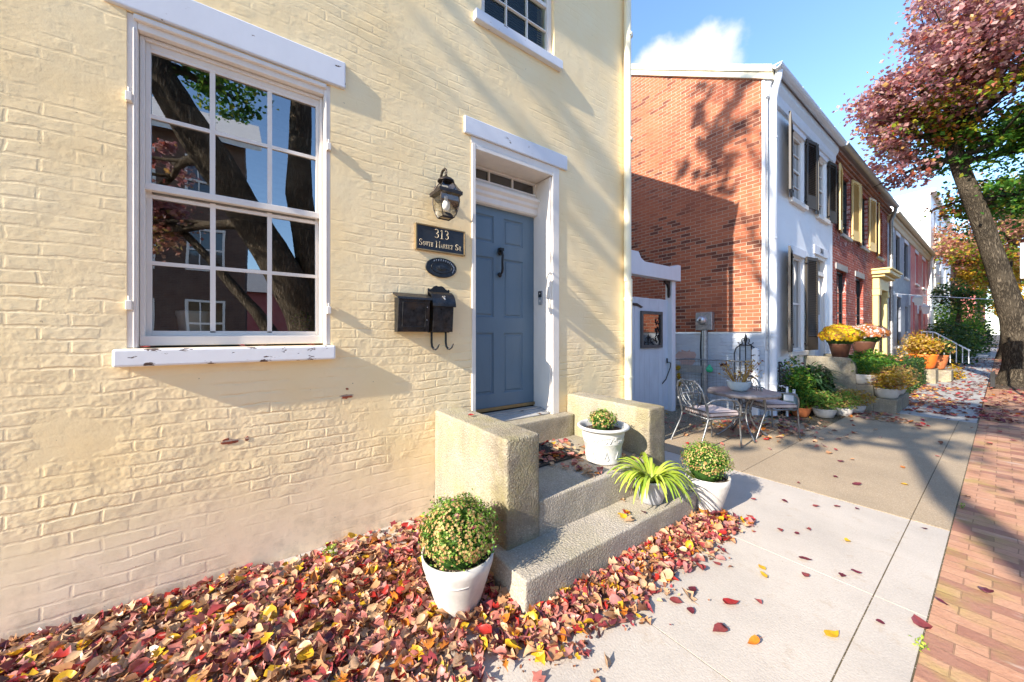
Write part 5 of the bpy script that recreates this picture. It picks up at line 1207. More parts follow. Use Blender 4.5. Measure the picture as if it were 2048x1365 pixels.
b = MB(); xc = (gxa+gxb)/2
b.tube([(xc, gyy-.02, 1.28), (xc, gyy-.02, 1.42), (xc, gyy-.02, 1.50)], [.012, .022, .004], 8)
for s in (-1, 1): b.tube([(xc, gyy-.02, 1.30)]+[(xc+s*(.03+.035*math.sin(q)), gyy-.02, 1.36+.05*math.cos(q*1.0)) for q in (0, .6, 1.2, 2, 2.8)]+[(xc+s*.09, gyy-.02, 1.29), (xc+s*.13, gyy-.02, 1.33)], .009, 6)
b.build('finial', M['black_iron'], IG)
SP = thing('fence_post', 'peeling white timber post beside the downspout', 'post', (.2, 7.33, 0)); b = MB(); b.box(.14, .235, 7.30, 7.38, 0, 1.20); b.prism([(.14, 1.20), (.235, 1.20), (.187, 1.24)], 'y', 7.30, 7.38); b.build('timber', M['sill'], SP)
MT = thing('electric_meter', 'grey electric meter box with glass dial and conduit on the brick gable', 'meter', (-.72, Y2, 1.75))
b = MB(); b.box(-.88, -.56, Y2-.13, Y2-.013, 1.56, 1.92); b.build('box', M['grey_gutter'], MT, bevel=.012)
b = MB(); b.lathe([(.09, 0), (.09, .03), (.078, .05), (.07, .08), (.04, .095), (0, .1)], (0, 0, 0), 24); b.v = [(-.745+v[0], Y2-.13-v[2], 1.76+v[1]) for v in b.v]; b.build('dial', M['silver'], MT)
b = MB(); b.box(-.765, -.725, Y2-.233, Y2-.226, 1.75, 1.775); b.build('display', M['plaque'], MT)
b = MB(); b.tube([(-.72, Y2-.075, 1.56), (-.72, Y2-.075, .02)], .055, 12); b.build('conduit', M['grey_gutter'], MT)
b = MB(); b.tube([(-.80, Y2-.045, 1.60), (-.83, Y2-.03, 1.2), (-.80, Y2-.03, .5), (-.82, Y2-.03, .05)], .014, 6); b.build('cable', M['black_iron'], MT)
# peeled patch on the whitewash
M['patch'] = painted_brick('peeled pinkish brick', (.45, .30, .27), (.60, .46, .43), 'xzy', relief=.01)
b = MB(); n = 22; rr = random.Random(5)
b.prism([(-1.15+.22*math.cos(2*math.pi*k/n)*rr.uniform(.6, 1.2), 1.0+.20*math.sin(2*math.pi*k/n)*rr.uniform(.5, 1.1)) for k in range(n)], 'y', Y2-.016, Y2-.01); b.build('bare_patch', M['patch'], H2)
# clutter in the yard
YT = thing('timber_planks', 'old grey planks leaning under the whitewashed wall behind the fence', 'planks', (-1.3, 7.2, 0), group=None)
b = MB()
for k, (z0, z1, yk) in enumerate(((.02, .18, 7.0), (.20, .36, 7.08), (.42, .56, 7.14), (.70, .84, 7.30))): b.box(-2.3, -.75, yk, yk+.035, z0, z1)
b.build('boards', M['slab_grey'], YT)
GO = thing('garden_flag', 'orange and gold autumn decoration hung behind the patio chair', 'decoration', (-.95, 6.95, 0))
for q_ in ((6.75, .82, .05), (6.78, .66, .06), (6.80, .50, .04)): leaf_cloud('petals', ball_pts(60, (-.93, q_[0], q_[1]), (.03, q_[2]+.01, q_[2])), .045, M['leaf_gold'], GO)
b = MB(); b.tube([(-.95, 6.78, 0), (-.95, 6.78, .85)], .006, 6); b.build('stake', M['black_iron'], GO)
GL = thing('glass_float', 'small green glass ornament hanging on the wire fence', 'ornament', (-.52, 7.16, .80))
b = MB(); b.lathe([(0, -.06), (.05, -.04), (.065, 0), (.045, .05), (.02, .07), (.02, .09)], (-.52, 7.14, .80), 16); b.build('globe', simple('green glass', (.03, .42, .20), .15), GL)
# ================================================================ PATIO SET
TB = thing('patio_table', 'round grey iron patio table with a thick rim and curved legs', 'table', (.46, 5.80, 0))
tx, ty, tz = .58, 5.78, .665
b = MB(); b.lathe([(0, 0), (.42, 0), (.445, -.004), (.452, -.018), (.452, -.05), (.438, -.055), (.436, -.02), (0, -.018)], (tx, ty, tz), 48); b.build('tabletop', metal('table top enamel', (.24, .215, .21), .6), TB)
b = MB()
for k in range(4):
    q = R(45+90*k); dx, dy = math.cos(q), math.sin(q)
    pts = [(tx+dx*r_, ty+dy*r_, z_) for r_, z_ in ((.36, .64), (.24, .60), (.13, .52), (.09, .40), (.10, .28), (.16, .16), (.26, .07), (.33, .02), (.36, .01))]; b = MB(); b.tube(pts, .013, 8); b.build('leg', M['iron_grey'], TB)
b = MB(); b.tube([(tx+.095*math.cos(q), ty+.095*math.sin(q), .36) for q in [k*math.pi/8 for k in range(17)]], .008, 6); b.build('ring', M['iron_grey'], TB)
def chair():
    """seat faces +Y, origin at floor centre"""
    t = thing('patio_chair', 'grey wrought iron patio chair nearest the stoop, pale cushion, scrolled back', 'chair', (0, 0, 0), group='wrought iron patio chairs'); m = M['iron_grey']
    sw, sd, sh = .245, .235, .40
    b = MB(); b.tube([(-sw, -sd, sh), (sw, -sd, sh), (sw, sd, sh), (sw*.6, sd+.03, sh), (-sw*.6, sd+.03, sh), (-sw, sd, sh), (-sw, -sd, sh)], .011, 8)
    for k in range(1, 6): y = -sd+2*sd*k/6; b.tube([(-sw, y, sh-.004), (sw, y, sh-.004)], .004, 5)
    b.build('seat_frame', m, t, local=True)
    for s in (-1, 1):                                            # rear leg runs up into the back post
        b = MB(); b.tube([(s*(sw+.03), -sd-.16, 0), (s*(sw+.015), -sd-.10, .14), (s*sw, -sd-.03, .30), (s*sw, -sd, sh)], .012, 8); b.build('leg', m, t, local=True)
        b = MB(); b.tube([(s*(sw+.01), sd+.02, 0), (s*(sw+.005), sd+.01, .2), (s*sw, sd, sh)], .011, 8); b.build('leg', m, t, local=True)
        b = MB(); b.tube([(s*sw, -sd, sh), (s*(sw+.015), -sd-.02, .52), (s*(sw+.03), -sd-.045, .60), (s*(sw+.045), -sd+.03, .645), (s*(sw+.055), -sd+.16, .655), (s*(sw+.055), sd-.10, .635), (s*(sw+.045), sd-.03, .57), (s*(sw+.02), sd, .47), (s*sw, sd, sh)], [.009, .010, .012, .013, .013, .013, .012, .010, .009], 8); b.build('armrest', m, t, local=True)
    b = MB(); b.tube([(-sw, -sd, sh), (-sw-.005, -sd-.045, .60), (-sw+.005, -sd-.085, .76), (-sw+.05, -sd-.10, .83), (-sw*.4, -sd-.11, .87), (sw*.4, -sd-.11, .87), (sw-.05, -sd-.10, .83), (sw-.005, -sd-.085, .76), (sw+.005, -sd-.045, .60), (sw, -sd, sh)], .012, 8); b.build('back_frame', m, t, local=True)
    b = MB(); f = lambda x, z: (x, -sd-.02-(z-sh)*.18, z)
    b.tube([f(-sw+.01, .50), f(sw-.01, .50)], .007, 6)
    r_ = random.Random(8)
    for s in (-1, 1):
        for (x0, z0, x1, z1, cv) in ((0, .50, .16, .78, .10), (0, .50, .19, .62, -.08), (.02, .60, .06, .83, .06), (.10, .52, .20, .72, .05), (0, .68, .14, .86, -.06)):
            pts = [f(s*(x0+(x1-x0)*q+cv*math.sin(math.pi*q)*.6), z0+(z1-z0)*q) for q in [k/8 for k in range(9)]]
            pts += [f(s*(x1-.022+.022*math.cos(a)), z1+.022*math.sin(a)) for a in (.8, 1.6, 2.4, 3.2, 4.2)]; b.tube(pts, .0055, 6)
        for (x, z) in ((.05, .58), (.12, .66), (.07, .74), (.16, .58), (.03, .66)):
            c_ = f(s*x, z); a = r_.uniform(0, 3); b.add([(c_[0]+math.cos(a)*.045, c_[1], c_[2]+math.sin(a)*.045), (c_[0]-math.sin(a)*.018, c_[1]-.006, c_[2]+math.cos(a)*.018), (c_[0]-math.cos(a)*.035, c_[1], c_[2]-math.sin(a)*.035), (c_[0]+math.sin(a)*.018, c_[1]-.006, c_[2]-math.cos(a)*.018)], [(0, 1, 2, 3)])
    for k in range(9): x = -sw+.03+k*(2*sw-.06)/8; b.tube([f(x, .41), f(x+.012*(-1)**k, .455), f(x, .50)], .004, 5)
    b.build('back_scrolls', m, t, local=True, fix=False)
    b = MB(); n = 10
    for i in range(n):
        for j in range(n): pass
    def cush(z, k): return [(-sw*.92, -sd*.92), (sw*.92, -sd*.92), (sw*.95, sd*1.02), (-sw*.95, sd*1.02)]
    b.box(-sw*.93, sw*.93, -sd*.9, sd*1.06, sh+.012, sh+.078); cu = b.build('cushion', M['cushion'], t, bevel=.022, seg=4, local=True)
    b = MB()
    for z_ in (sh+.022, sh+.070):
        a, c_, e, g_ = -sw*.935, sw*.935, -sd*.905, sd*1.065; b.tube([(a+.02, e, z_), (c_-.02, e, z_), (c_, e+.02, z_), (c_, g_-.02, z_), (c_-.02, g_, z_), (a+.02, g_, z_), (a, g_-.02, z_), (a, e+.02, z_), (a+.02, e, z_)], .005, 6)
    b.build('piping', M['piping'], cu, local=True)
    return t
CH = chair(); CH.location = (.47, 5.02, 0); CH.rotation_euler = (0, 0, R(-24))
C2 = copy_tree(CH); C2.location = (.74, 6.28, 0); C2.rotation_euler = (0, 0, R(-34)); C2['label'] = 'grey wrought iron patio chair on the street side of the table, pale cushion'
# enamel bowl with dried flowers on the table
c = (.56, 5.70, tz)
T = thing('planter_bowl', 'pale blue enamel bowl of dried stems standing on the patio table', 'planter', c)
b = MB(); b.lathe([(0, 0), (.07, 0), (.10, .015), (.135, .06), (.150, .11), (.155, .13), (.162, .135), (.158, .142), (.145, .135), (.13, .10), (0, .09)], c, 36); b.build('bowl', M['pot_enamel'], T)
b = MB(); rr = random.Random(11); tips = []
for k in range(46):
    a = rr.uniform(0, 6.28); L = rr.uniform(.12, .34); o = rr.uniform(.3, 1.0); p0 = (c[0]+.06*math.cos(a), c[1]+.06*math.sin(a), c[2]+.10); p1 = (c[0]+(.07+.20*o)*math.cos(a), c[1]+(.07+.20*o)*math.sin(a), c[2]+.10+L); tips.append(p1); b.tube(limb(p0, p1, .05, 5, .05), [.005, .004, .003, .003, .002], 5)
b.build('stems', M['dry'], T)
leaf_cloud('seed_heads', np.array([p for p in tips for _ in range(3)])+rng.normal(size=(len(tips)*3, 3))*.018, .04, M['dry'], T)
leaf_cloud('dark_blooms', ball_pts(60, (c[0]-.20, c[1]+.02, c[2]+.36), (.06, .05, .03), .2), .035, simple('dark dried bloom', (.07, .015, .025), .8), T)
# ================================================================ STEPS AND PLANTERS OF THE PALE GREY HOUSE
S2 = thing('side_stoop', 'tan concrete stoop with rounded cheek walls before the pale grey house', 'steps', (1, 10, 0))
def cheek(name, y0, y1, x1, zt):
    pts = [(NX+.01, -.02), (x1, -.02), (x1, zt-.28)]+[(x1-.22+.22*math.cos(q), zt-.22+.22*math.sin(q)) for q in [k*math.pi/2/6 for k in range(7)]]+[(NX+.01, zt)]
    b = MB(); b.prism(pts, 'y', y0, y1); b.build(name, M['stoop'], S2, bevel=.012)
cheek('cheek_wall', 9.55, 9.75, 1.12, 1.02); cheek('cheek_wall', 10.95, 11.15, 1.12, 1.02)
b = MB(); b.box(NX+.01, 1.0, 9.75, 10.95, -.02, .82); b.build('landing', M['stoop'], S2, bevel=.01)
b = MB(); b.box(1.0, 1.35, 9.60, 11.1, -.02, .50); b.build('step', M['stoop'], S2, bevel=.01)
b = MB(); b.box(1.35, 1.66, 9.60, 11.1, -.02, .26); b.build('step', M['stoop'], S2, bevel=.01)
def bowl_plant(name, label, cat, c, rpot, hpot, potmat, r, n, leaf, mat, group=None, aspect=.4, dry=0):
    T = thing(name, label, cat, c, group=group); b = MB()
    b.lathe([(0, 0), (rpot*.6, 0), (rpot*.75, hpot*.1), (rpot*.95, hpot*.6), (rpot, hpot*.9), (rpot*1.06, hpot), (rpot*.95, hpot*.97), (rpot*.85, hpot*.8), (0, hpot*.78)], c, 24); b.build('pot', M[potmat], T)
    cc = (c[0], c[1], c[2]+hpot+r[2]*.8); P = ball_pts(n, cc, r, .25); leaf_cloud('foliage', P, leaf*rng.uniform(.6, 1.3, n), M[mat], T, aspect)
    if dry: leaf_cloud('dry_leaves', ball_pts(dry, cc, [x*1.05 for x in r], .5), leaf, M['dry'], T, aspect)
    b = MB()
    for k in range(16): e = ball_pts(1, cc, r, .7)[0]; b.tube(limb((c[0]+random.uniform(-.3, .3)*rpot, c[1]+random.uniform(-.3, .3)*rpot, c[2]+hpot*.8), e, .1, 5), [.004, .003, .003, .002, .0015], 5)
    b.build('stems', M['mum_leaf'], T); return T
G1 = 'potted plants by the pale grey house steps'
c = (.86, 9.68, 1.02)
T = thing('potted_mum', 'big yellow and rust mum in a brown pot on the cheek wall top', 'potted plant', c, group='big mums on the cheek walls')
pot_mesh('pot', [(0, 0), (.12, 0), (.17, .24), (.18, .25), (.18, .27), (.16, .27)], M['pot_brown'], T, c, (.15, .24)); mum_plant(T, (c[0], c[1], c[2]+.42), (.31, .34, .22), 2200, .03, 'mum_rust', 1300, .024, (('mum_yellow', 1900, .028, .97),))
c = (.98, 11.05, 1.02)
T = thing('potted_mum', 'rust and white mum in a brown pot behind the yellow one', 'potted plant', c, group='big mums on the cheek walls')
pot_mesh('pot', [(0, 0), (.14, 0), (.20, .26), (.21, .28), (.21, .30), (.18, .30)], M['pot_brown'], T, c, (.17, .26)); mum_plant(T, (c[0]+.05, c[1], c[2]+.46), (.34, .34, .21), 2000, .03, 'mum_rust', 1500, .034, (('mum_white', 500, .04, .98),))
bowl_plant('potted_plant', 'green tufted plant in a white bowl on the middle step', 'potted plant', (1.20, 9.75, .50), .20, .20, 'pot_white', (.28, .28, .18), 420, .09, 'leaf_green', G1, .3)
bowl_plant('potted_plant', 'fluffy bright green herb in a white pot at the back of the middle step', 'potted plant', (1.17, 10.55, .50), .18, .20, 'pot_white', (.40, .40, .26), 900, .08, 'leaf_green', G1, .6)
bowl_plant('potted_plant', 'straggly golden plant in a white bowl on the lowest step', 'potted plant', (1.50, 9.85, .26), .19, .19, 'pot_white', (.38, .38, .20), 800, .07, 'leaf_gold', G1, .35, 500)
bowl_plant('potted_plant', 'dry olive plant in a speckled white pot at the back of the lowest step', 'potted plant', (1.50, 10.6, .26), .19, .19, 'pot_white', (.40, .42, .24), 900, .06, 'dry', G1, .4, 300)
bowl_plant('potted_plant', 'grassy plant in a white bowl nearest the sidewalk joint', 'potted plant', (.93, 8.28, 0), .17, .16, 'pot_white', (.28, .28, .17), 620, .07, 'mum_leaf', G1, .22, 120)
bowl_plant('potted_plant', 'grassy plant in a white bowl, second from the sidewalk joint', 'potted plant', (1.08, 8.72, 0), .16, .15, 'pot_white', (.30, .28, .18), 620, .07, 'mum_leaf', G1, .22, 200)
bowl_plant('potted_plant', 'pale trailing plant in a white bowl against the lowest step', 'potted plant', (1.16, 9.22, 0), .16, .16, 'pot_white', (.30, .28, .16), 480, .06, 'leaf_gold', G1, .3, 200)
T = bowl_plant('potted_plant', 'tall leafy stalk in a terracotta pot left of the white bowls', 'potted plant', (.66, 8.02, 0), .15, .17, 'terracotta', (.22, .22, .42), 560, .085, 'leaf_green', G1, .3)
# strap leaved evergreen and shrubs
SB = thing('strap_leaf_shrub', 'large dark evergreen shrub with drooping strap leaves below the window', 'shrub', (.62, 8.75, 0))
V = []; F = []
for k in range(420):
    a = random.uniform(0, 6.28); rr_ = random.uniform(0, .36); p = Vector((.62+rr_*math.cos(a)*.8, 8.78+rr_*math.sin(a)*1.25, random.uniform(.35, .92)-rr_*.5)); d = Vector((math.cos(a)+random.uniform(-.4, .4), math.sin(a)*1.1+random.uniform(-.4, .4), random.uniform(.1, .9))).normalized(); side = d.cross(Vector((0, 0, 1))).normalized(); L = random.uniform(.18, .34); w = random.uniform(.012, .022); b0 = len(V); n = 6
    for i in range(n+1):
        t = i/n; ww = w*math.sin(math.pi*(.1+.88*t)); V += [p-side*ww, p+side*ww]; p = p+d*L/n; d = (d+Vector((0, 0, -.22))).normalized()
    for i in range(n): F.append((b0+2*i, b0+2*i+1, b0+2*i+3, b0+2*i+2))
fast_mesh('foliage', [tuple(v) for v in V], F, M['blade_green'], SB, smooth=True)
leaf_cloud('inner_leaves', ball_pts(900, (.62, 8.8, .48), (.34, .50, .42), .2), .09, M['leaf_dark'], SB)
b = MB()
for k in range(14): a = random.uniform(0, 6.28); b.tube(limb((.62, 8.78, 0), (.62+.3*math.cos(a), 8.78+.4*math.sin(a), random.uniform(.4, .8)), .05, 5), .009, 5)
b.build('stems', M['bark_far'], SB)
bush('shrub', 'loose green shrub with brown sprays against the pale grey wall', 'shrub', (.52, 8.15, .55), (.22, .35, .5), 800, .06, 'leaf_green', extra=(('dry', 160, .05, .6),))
RC = thing('rain_chain', 'dark beaded garland hanging on the corner behind the meter', 'garland', (.45, 7.85, 0)); b = MB(); rr = random.Random(9)
for k in range(150):
    t = rr.random(); x = .44+rr.gauss(0, .045+.03*t); y = 7.80+rr.gauss(0, .06+.03*t); z = .98-t*.85; b.lathe([(0, -.016), (.016, 0), (0, .016)], (x, y, z), 6)
b.build('beads', simple('dark beads', (.03, .02, .02), .4), RC)
b = MB(); b.tube([(.40, 7.8, .98), (.44, 7.8, 0)], .012, 6); b.build('stem', M['black_iron'], RC)
GM = thing('gas_meter', 'grey green gas meter standing at the corner of the pale grey house', 'meter', (.58, 7.82, 0)); b = MB(); b.box(.48, .66, 7.72, 7.90, .12, .42); b.build('body', simple('grey green enamel', (.20, .27, .28), .5), GM, bevel=.03, seg=3)
b = MB(); b.tube([(.52, 7.81, .42), (.52, 7.81, .52), (.40, 7.81, .54)], .022, 10); b.tube([(.62, 7.81, .42), (.62, 7.81, .50)], .022, 10); b.box(.50, .64, 7.715, 7.722, .30, .40); b.tube([(.52, 7.81, 0), (.52, 7.81, .12)], .02, 10); b.build('fittings', M['white_metal'], GM)
# ================================================================ HEDGE, PLANTER WALLS, POTS FARTHER ON
HD = thing('box_hedge', 'clipped dark green box hedge before the red brick house', 'hedge', (1.0, 14.2, 0))
Pq = []
while len(Pq) < 9000:
    x = random.uniform(.35, 1.50); y = random.uniform(11.7, 16.3); z = random.uniform(.0, .84)
    if z > .74 or x > 1.38 or y < 11.85 or y > 16.15: Pq.append((x+random.gauss(0, .015), y+random.gauss(0, .02), z+random.gauss(0, .018)))
leaf_cloud('foliage', np.array(Pq), .045, M['leaf_dark'], HD); b = MB(); b.box(.40, 1.44, 11.78, 16.22, 0, .78); b.build('inner_twigs', M['leaf_dark'], HD)
LT = [(random.uniform(.4, 1.4), random.uniform(12, 16), .85) for _ in range(160)]
V, F = curled_leaves(np.array(LT), .08, tilt=.3); tag(fast_mesh('fallen_leaves', V, F, M['litter']), 'red leaves lying on top of the box hedge', 'leaves', kind='stuff')
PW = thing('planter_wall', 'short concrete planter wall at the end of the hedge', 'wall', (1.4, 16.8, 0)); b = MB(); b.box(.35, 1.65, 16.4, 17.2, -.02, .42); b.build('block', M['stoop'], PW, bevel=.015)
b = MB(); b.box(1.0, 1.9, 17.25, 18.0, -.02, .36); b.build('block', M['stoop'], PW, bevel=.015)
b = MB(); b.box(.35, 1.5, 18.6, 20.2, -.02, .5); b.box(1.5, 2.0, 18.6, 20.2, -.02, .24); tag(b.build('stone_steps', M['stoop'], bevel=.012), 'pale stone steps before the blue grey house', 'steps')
bowl_plant('potted_plant', 'bright orange round pot with golden foliage on the planter wall', 'potted plant', (1.38, 16.75, .42), .30, .44, 'pumpkin', (.42, .5, .30), 700, .11, 'leaf_gold', 'pots on the planter wall', .5, 300)
bowl_plant('potted_plant', 'terracotta pot with dark foliage behind the orange pot', 'potted plant', (1.55, 17.6, .36), .28, .46, 'terracotta', (.42, .42, .30), 500, .11, 'leaf_dark', 'pots on the planter wall', .5, 200)
bush('shrub', 'dry golden grass clump before the rose house', 'shrub', (.9, 21.5, .85), (.6, 1.5, .75), 1500, .12, 'leaf_gold', aspect=.2)
bush('shrub', 'small yellow flowered clump beside the stone steps', 'shrub', (1.9, 18.3, .28), (.2, .3, .25), 220, .08, 'leaf_gold')
bush('shrub', 'dark evergreen shrub filling the bed past the rose house', 'shrub', (1.35, 27.5, 1.0), (1.0, 2.6, 1.1), 3200, .13, 'leaf_dark')
bush('shrub', 'tall rounded evergreen before the tall white building', 'shrub', (1.2, 34, 1.7), (1.1, 2.6, 1.8), 3400, .16, 'leaf_green')
bush('shrub', 'clipped shrub far down the sidewalk on the left', 'shrub', (1.6, 44, 1.3), (.9, 2.4, 1.4), 1800, .2, 'leaf_dark')
RL = thing('stair_railing', 'white curved iron stair railing before the rose house', 'railing', (1.4, 24, 0)); b = MB()
b.tube([(.6, 25.2, 1.6), (1.0, 25.2, 1.55), (1.5, 25.2, 1.15), (2.0, 25.2, .75)], .03, 6)
for k in range(9): x = .6+k*.17; b.tube([(x, 25.2, .2), (x, 25.2, 1.6 if x < 1.0 else 1.6-(x-1.0)*.82)], .018, 5)
b.build('bars', M['white_metal'], RL)
b = MB(); b.box(3.15, 3.6, 47, 47.5, .08, 1.0); TBN = thing('trash_bin', 'dark blue wheeled bin far down the sidewalk', 'bin', (3.3, 47, 0)); b.build('body', simple('blue bin plastic', (.03, .10, .28), .5), TBN, bevel=.03); b = MB(); b.box(3.1, 3.65, 46.95, 47.55, 1.0, 1.1); b.build('lid', M['rubber'], TBN, bevel=.02)
b = MB(); b.tube([(3.2, 47.1, .08), (3.55, 47.1, .08)], .09, 12); b.build('wheel', M['rubber'], TBN)
# tree pit with small iron edging
b = MB(); b.box(2.65, 4.3, 16.3, 19.2, -.02, .035); tag(b.build('tree_pit', M['soil']), kind='structure')
TE = thing('pit_edging', 'low black iron hoop edging at the foot of the big street tree', 'edging', (2.7, 17, 0)); b = MB()
for k in range(5): y = 16.4+k*.5; b.tube([(2.66, y, 0), (2.66, y, .22), (2.66, y+.12, .32), (2.66, y+.30, .32), (2.66, y+.42, .22), (2.66, y+.42, 0)], .014, 6)
b.box(2.62, 2.70, 16.30, 16.40, 0, .45); b.build('hoops', M['black_iron'], TE)
# sign at the right edge
SG = thing('street_sign', 'grey back of a street sign at the right edge of the view', 'sign', (4.0, 9.2, 0))
d_ = pix_dir(2043, 520); t_ = 7.6; sxp = CAMX+d_[0]*t_; syp = d_[1]*t_
b = MB(); b.box(sxp-.02, sxp+.46, syp-.01, syp+.01, 2.66, 3.42); b.build('panel', M['grey_gutter'], SG, bevel=.008); b = MB(); b.tube([(sxp+.22, syp+.04, 0), (sxp+.22, syp+.04, 3.5)], .03, 8); b.build('pole', M['grey_gutter'], SG); SG.location = (0, 0, 0)
for ch in [o for o in bpy.data.objects if o.parent == SG]: ch.location = (0, 0, 0)
# overhead wire
WR = thing('overhead_wire', 'thin service wire crossing from the grey house to the trees', 'wire', (NX, 20, 3.6)); b = MB(); b.tube([(NX, 20.2, 3.05), (3.0, 26, 2.9), (5.2, 34, 2.95)], .012, 5); b.build('cable', M['white_metal'], WR)
# ================================================================ TREES
A = (3.2, 17.5, 0)
M['bark_mid'] = bark('dark furrowed bark', (.03, .024, .018), (.13, .105, .075))
tree('street_tree', 'big leaning street tree with purple and green crown at the right', A,
     [(3.25, 17.6, 0), (3.15, 17.5, .7), (3.0, 17.3, 1.9), (2.72, 17.1, 3.4), (2.42, 16.9, 4.9), (2.12, 16.6, 6.2), (1.98, 16.4, 6.9)], [.43, .31, .255, .215, .20, .185, .16],
     [((1.9, 14.8, 8.5), (1.2, 1.5, 1.1), 7000, 'leaf_purple'), ((2.9, 14.6, 9.4), (1.3, 1.8, 1.2), 9000, 'leaf_purple'), ((1.35, 15.8, 7.7), (1.0, 1.4, .85), 3400, 'leaf_mixed'), ((1.0, 15.2, 7.3), (.75, 1.1, .6), 2000, 'leaf_purple'), ((.72, 14.8, 8.0), (.65, .9, .75), 2600, 'leaf_purple'), ((3.6, 15.6, 6.6), (1.0, 1.2, .8), 3000, 'leaf_green'), ((.9, 16.2, 6.4), (.8, 1.2, .6), 1900, 'leaf_purple'), ((1.15, 14.9, 8.3), (.7, 1.0, .7), 2200, 'leaf_purple'),
      ((2.5, 15.6, 7.8), (1.3, 1.6, .9), 3800, 'leaf_mixed'), ((3.7, 14.6, 8.2), (1.4, 1.9, 1.4), 9000, 'leaf_purple'), ((3.7, 17.0, 6.4), (1.4, 1.6, 1.4), 5600, 'leaf_green'), ((3.0, 18.6, 5.4), (1.5, 1.7, 1.0), 4200, 'leaf_green'), ((2.1, 18.0, 5.6), (.7, 1.0, .5), 900, 'leaf_mixed'), ((3.4, 16.5, 10.6), (1.9, 2.2, 1.3), 7500, 'leaf_purple'), ((2.4, 16.2, 9.6), (1.2, 1.7, 1.0), 5500, 'leaf_purple'), ((1.9, 16.6, 6.9), (.9, 1.2, .6), 1500, 'leaf_green'), ((2.9, 16.4, 6.9), (1.0, 1.2, .7), 2600, 'leaf_green'), ((2.1, 15.0, 9.8), (.9, 1.4, .8), 3600, 'leaf_purple'), ((3.1, 17.4, 5.4), (1.0, 1.3, .6), 2200, 'leaf_green')],
     .12, group='street trees', sub=30, density=.58, clump=.28, barkm=M['bark_mid'])
tree('street_tree', 'second street tree, dark trunk behind the big leaning tree', (3.1, 36, 0), [(3.1, 36, 0), (3.0, 35.8, 2.5), (2.9, 35.5, 4.6), (3.0, 35, 6)], [.36, .28, .24, .2],
     [((2.4, 33, 6.6), (2.2, 3, 1.6), 5200, 'leaf_pink'), ((2.2, 30.5, 5.4), (1.2, 2.2, 1.0), 2000, 'leaf_mixed'), ((3.2, 31, 7.8), (2.2, 3.0, 1.6), 4800, 'leaf_pink'), ((4.0, 36, 9), (2.3, 3, 2), 2600, 'leaf_pink'), ((2.2, 37, 5.0), (1.6, 2.5, 1.0), 2600, 'leaf_gold')], .17, 'street trees', barkm=M['bark_far'])
tree('small_tree', 'small evergreen tree with a pale crooked trunk before the white building', (1.25, 29.5, 0), [(1.25, 29.5, 0), (1.4, 29.3, 1.5), (1.55, 29, 2.6), (1.5, 28.6, 3.6)], [.11, .09, .08, .06],
     [((1.3, 27.8, 3.2), (.7, 1.1, .65), 900, 'leaf_dark'), ((1.9, 28.5, 3.0), (.8, 1.2, .7), 1000, 'leaf_green'), ((1.2, 29.5, 3.9), (.6, 1.0, .5), 500, 'leaf_dark')], .11, barkm=M['bark'], rootflare=False)
tree('street_tree', 'golden leaved tree by the far crossing', (3.6, 56, 0), [(3.6, 56, 0), (3.5, 56, 3), (3.4, 55.8, 5.5)], [.3, .24, .2], [((3.4, 54, 4.2), (1.2, 3, 1.6), 2500, 'leaf_gold'), ((2.0, 53, 8.0), (3, 4, 2.0), 3200, 'leaf_pink'), ((4.5, 55, 8), (3, 4, 2.5), 3000, 'leaf_gold')], .26, 'street trees', barkm=M['bark_far'])
tree('street_tree', 'tree with salmon foliage closing the end of the street', (1.0, 74, 0), [(1.0, 74, 0), (1.0, 74, 4), (1.0, 74, 7)], [.3, .24, .2], [((0, 72, 9), (4, 5, 3), 3600, 'leaf_pink'), ((4, 74, 10), (4, 5, 3), 3600, 'leaf_mixed'), ((2, 70, 8), (3, 3, 2), 2000, 'leaf_green')], .34, 'street trees', barkm=M['bark_far'])
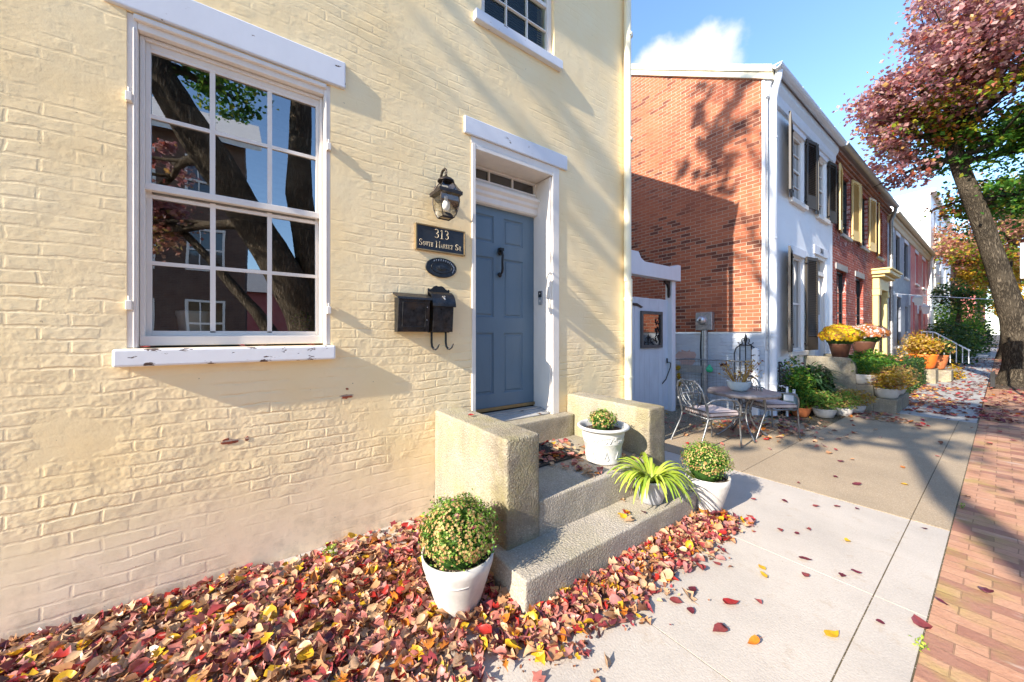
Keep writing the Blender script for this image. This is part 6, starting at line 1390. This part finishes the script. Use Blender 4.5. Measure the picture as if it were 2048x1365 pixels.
# a multi-stemmed tree straight across from the window (mirrored in the glass)
CT = tree('curb_tree', 'furrowed twin trunked tree at the curb across from the window, mirrored in its glass', (5.0, 1.6, 0), [(5.0, 1.35, 0), (5.0, 1.2, .8), (5.0, .85, 1.9), (5.0, .25, 3.1), (5.0, -.55, 4.5), (5.0, -1.3, 5.8)], [.52, .42, .35, .31, .27, .22],
     [((4.8, -3.0, 4.8), (.8, .9, .8), 1500, 'leaf_purple'), ((6.6, -1.45, 4.3), (.5, .55, .8), 1700, 'leaf_purple'), ((6.7, -1.5, 3.4), (.5, .5, .5), 700, 'leaf_pink'), ((6.3, -.25, 6.3), (.5, .6, .5), 700, 'leaf_green'), ((5.0, -.6, 6.4), (1.1, 1.2, .7), 1500, 'leaf_green')], .10, 'street trees')
b = MB(); b.tube([(5.0, 1.25, .5), (5.05, 1.2, 1.6), (5.1, .95, 2.9), (5.1, .75, 4.2), (5.1, .8, 6.5)], [.36, .29, .25, .22, .16], 18); b.build('second_trunk', M['bark'], CT)
b = MB(); b.tube([(5.4, .9, .6), (5.7, .1, 1.9), (6.2, -.7, 3.0), (6.6, -1.4, 3.9)], [.16, .11, .08, .05], 12); b.build('third_trunk', M['bark'], CT)
# tree up the street behind the camera whose shade dapples the far sidewalk and gable
tree('shade_tree', 'street tree up the street behind the viewpoint whose shade falls on the far slabs', (6.8, -8.0, 0), [(6.50, -8, 0), (6.20, -8, 2.0), (5.60, -8, 3.8), (4.90, -8, 5.1), (4.25, -8, 6.1), (3.70, -8, 7.1), (3.40, -8, 8.4)], [.36, .27, .22, .18, .155, .14, .11],
     [((2.02, -8, 9.0), (1.4, 1.6, 1.1), 1400, 'leaf_purple'), ((3.72, -8, 9.6), (1.5, 1.7, 1.1), 1400, 'leaf_purple'), ((0.72, -8.5, 13.0), (.62, 1.0, 1.2), 520, 'leaf_purple'), ((0.22, -8, 12.3), (.6, .8, .6), 300, 'leaf_purple'), ((0.92, -8, 14.2), (.6, .9, .7), 300, 'leaf_purple'), ((4.72, -8, 10.4), (1.2, 1.6, 1.0), 500, 'leaf_purple'), ((1.92, -8.4, 7.9), (.9, 1.0, .4), 150, 'leaf_purple')], .19, 'street trees', n_limb=1, sub=30, clump=.19)

# weeds in the joints
for (x, y, lab, n, r_) in ((.16, .42, 'small yellow green weed at the foot of the cream wall', 46, .055), (2.575, 2.55, 'tiny weed in the seam between slab and brick paving', 26, .035), (2.60, 4.9, 'sparse moss tuft along the slab edge in the tree shade', 20, .03)):
    W = thing('weed', lab, 'weed', (x, y, 0)); leaf_cloud('foliage', ball_pts(n, (x, y, r_*.9), (r_, r_, r_*.9), .2), r_*.55, M['spider'], W, .5)
    b = MB()
    for k in range(5): a = random.uniform(0, 6.28); b.tube([(x, y, 0), (x+r_*.6*math.cos(a), y+r_*.6*math.sin(a), r_)], .0015, 4)
    b.build('stems', M['mum_leaf'], W)
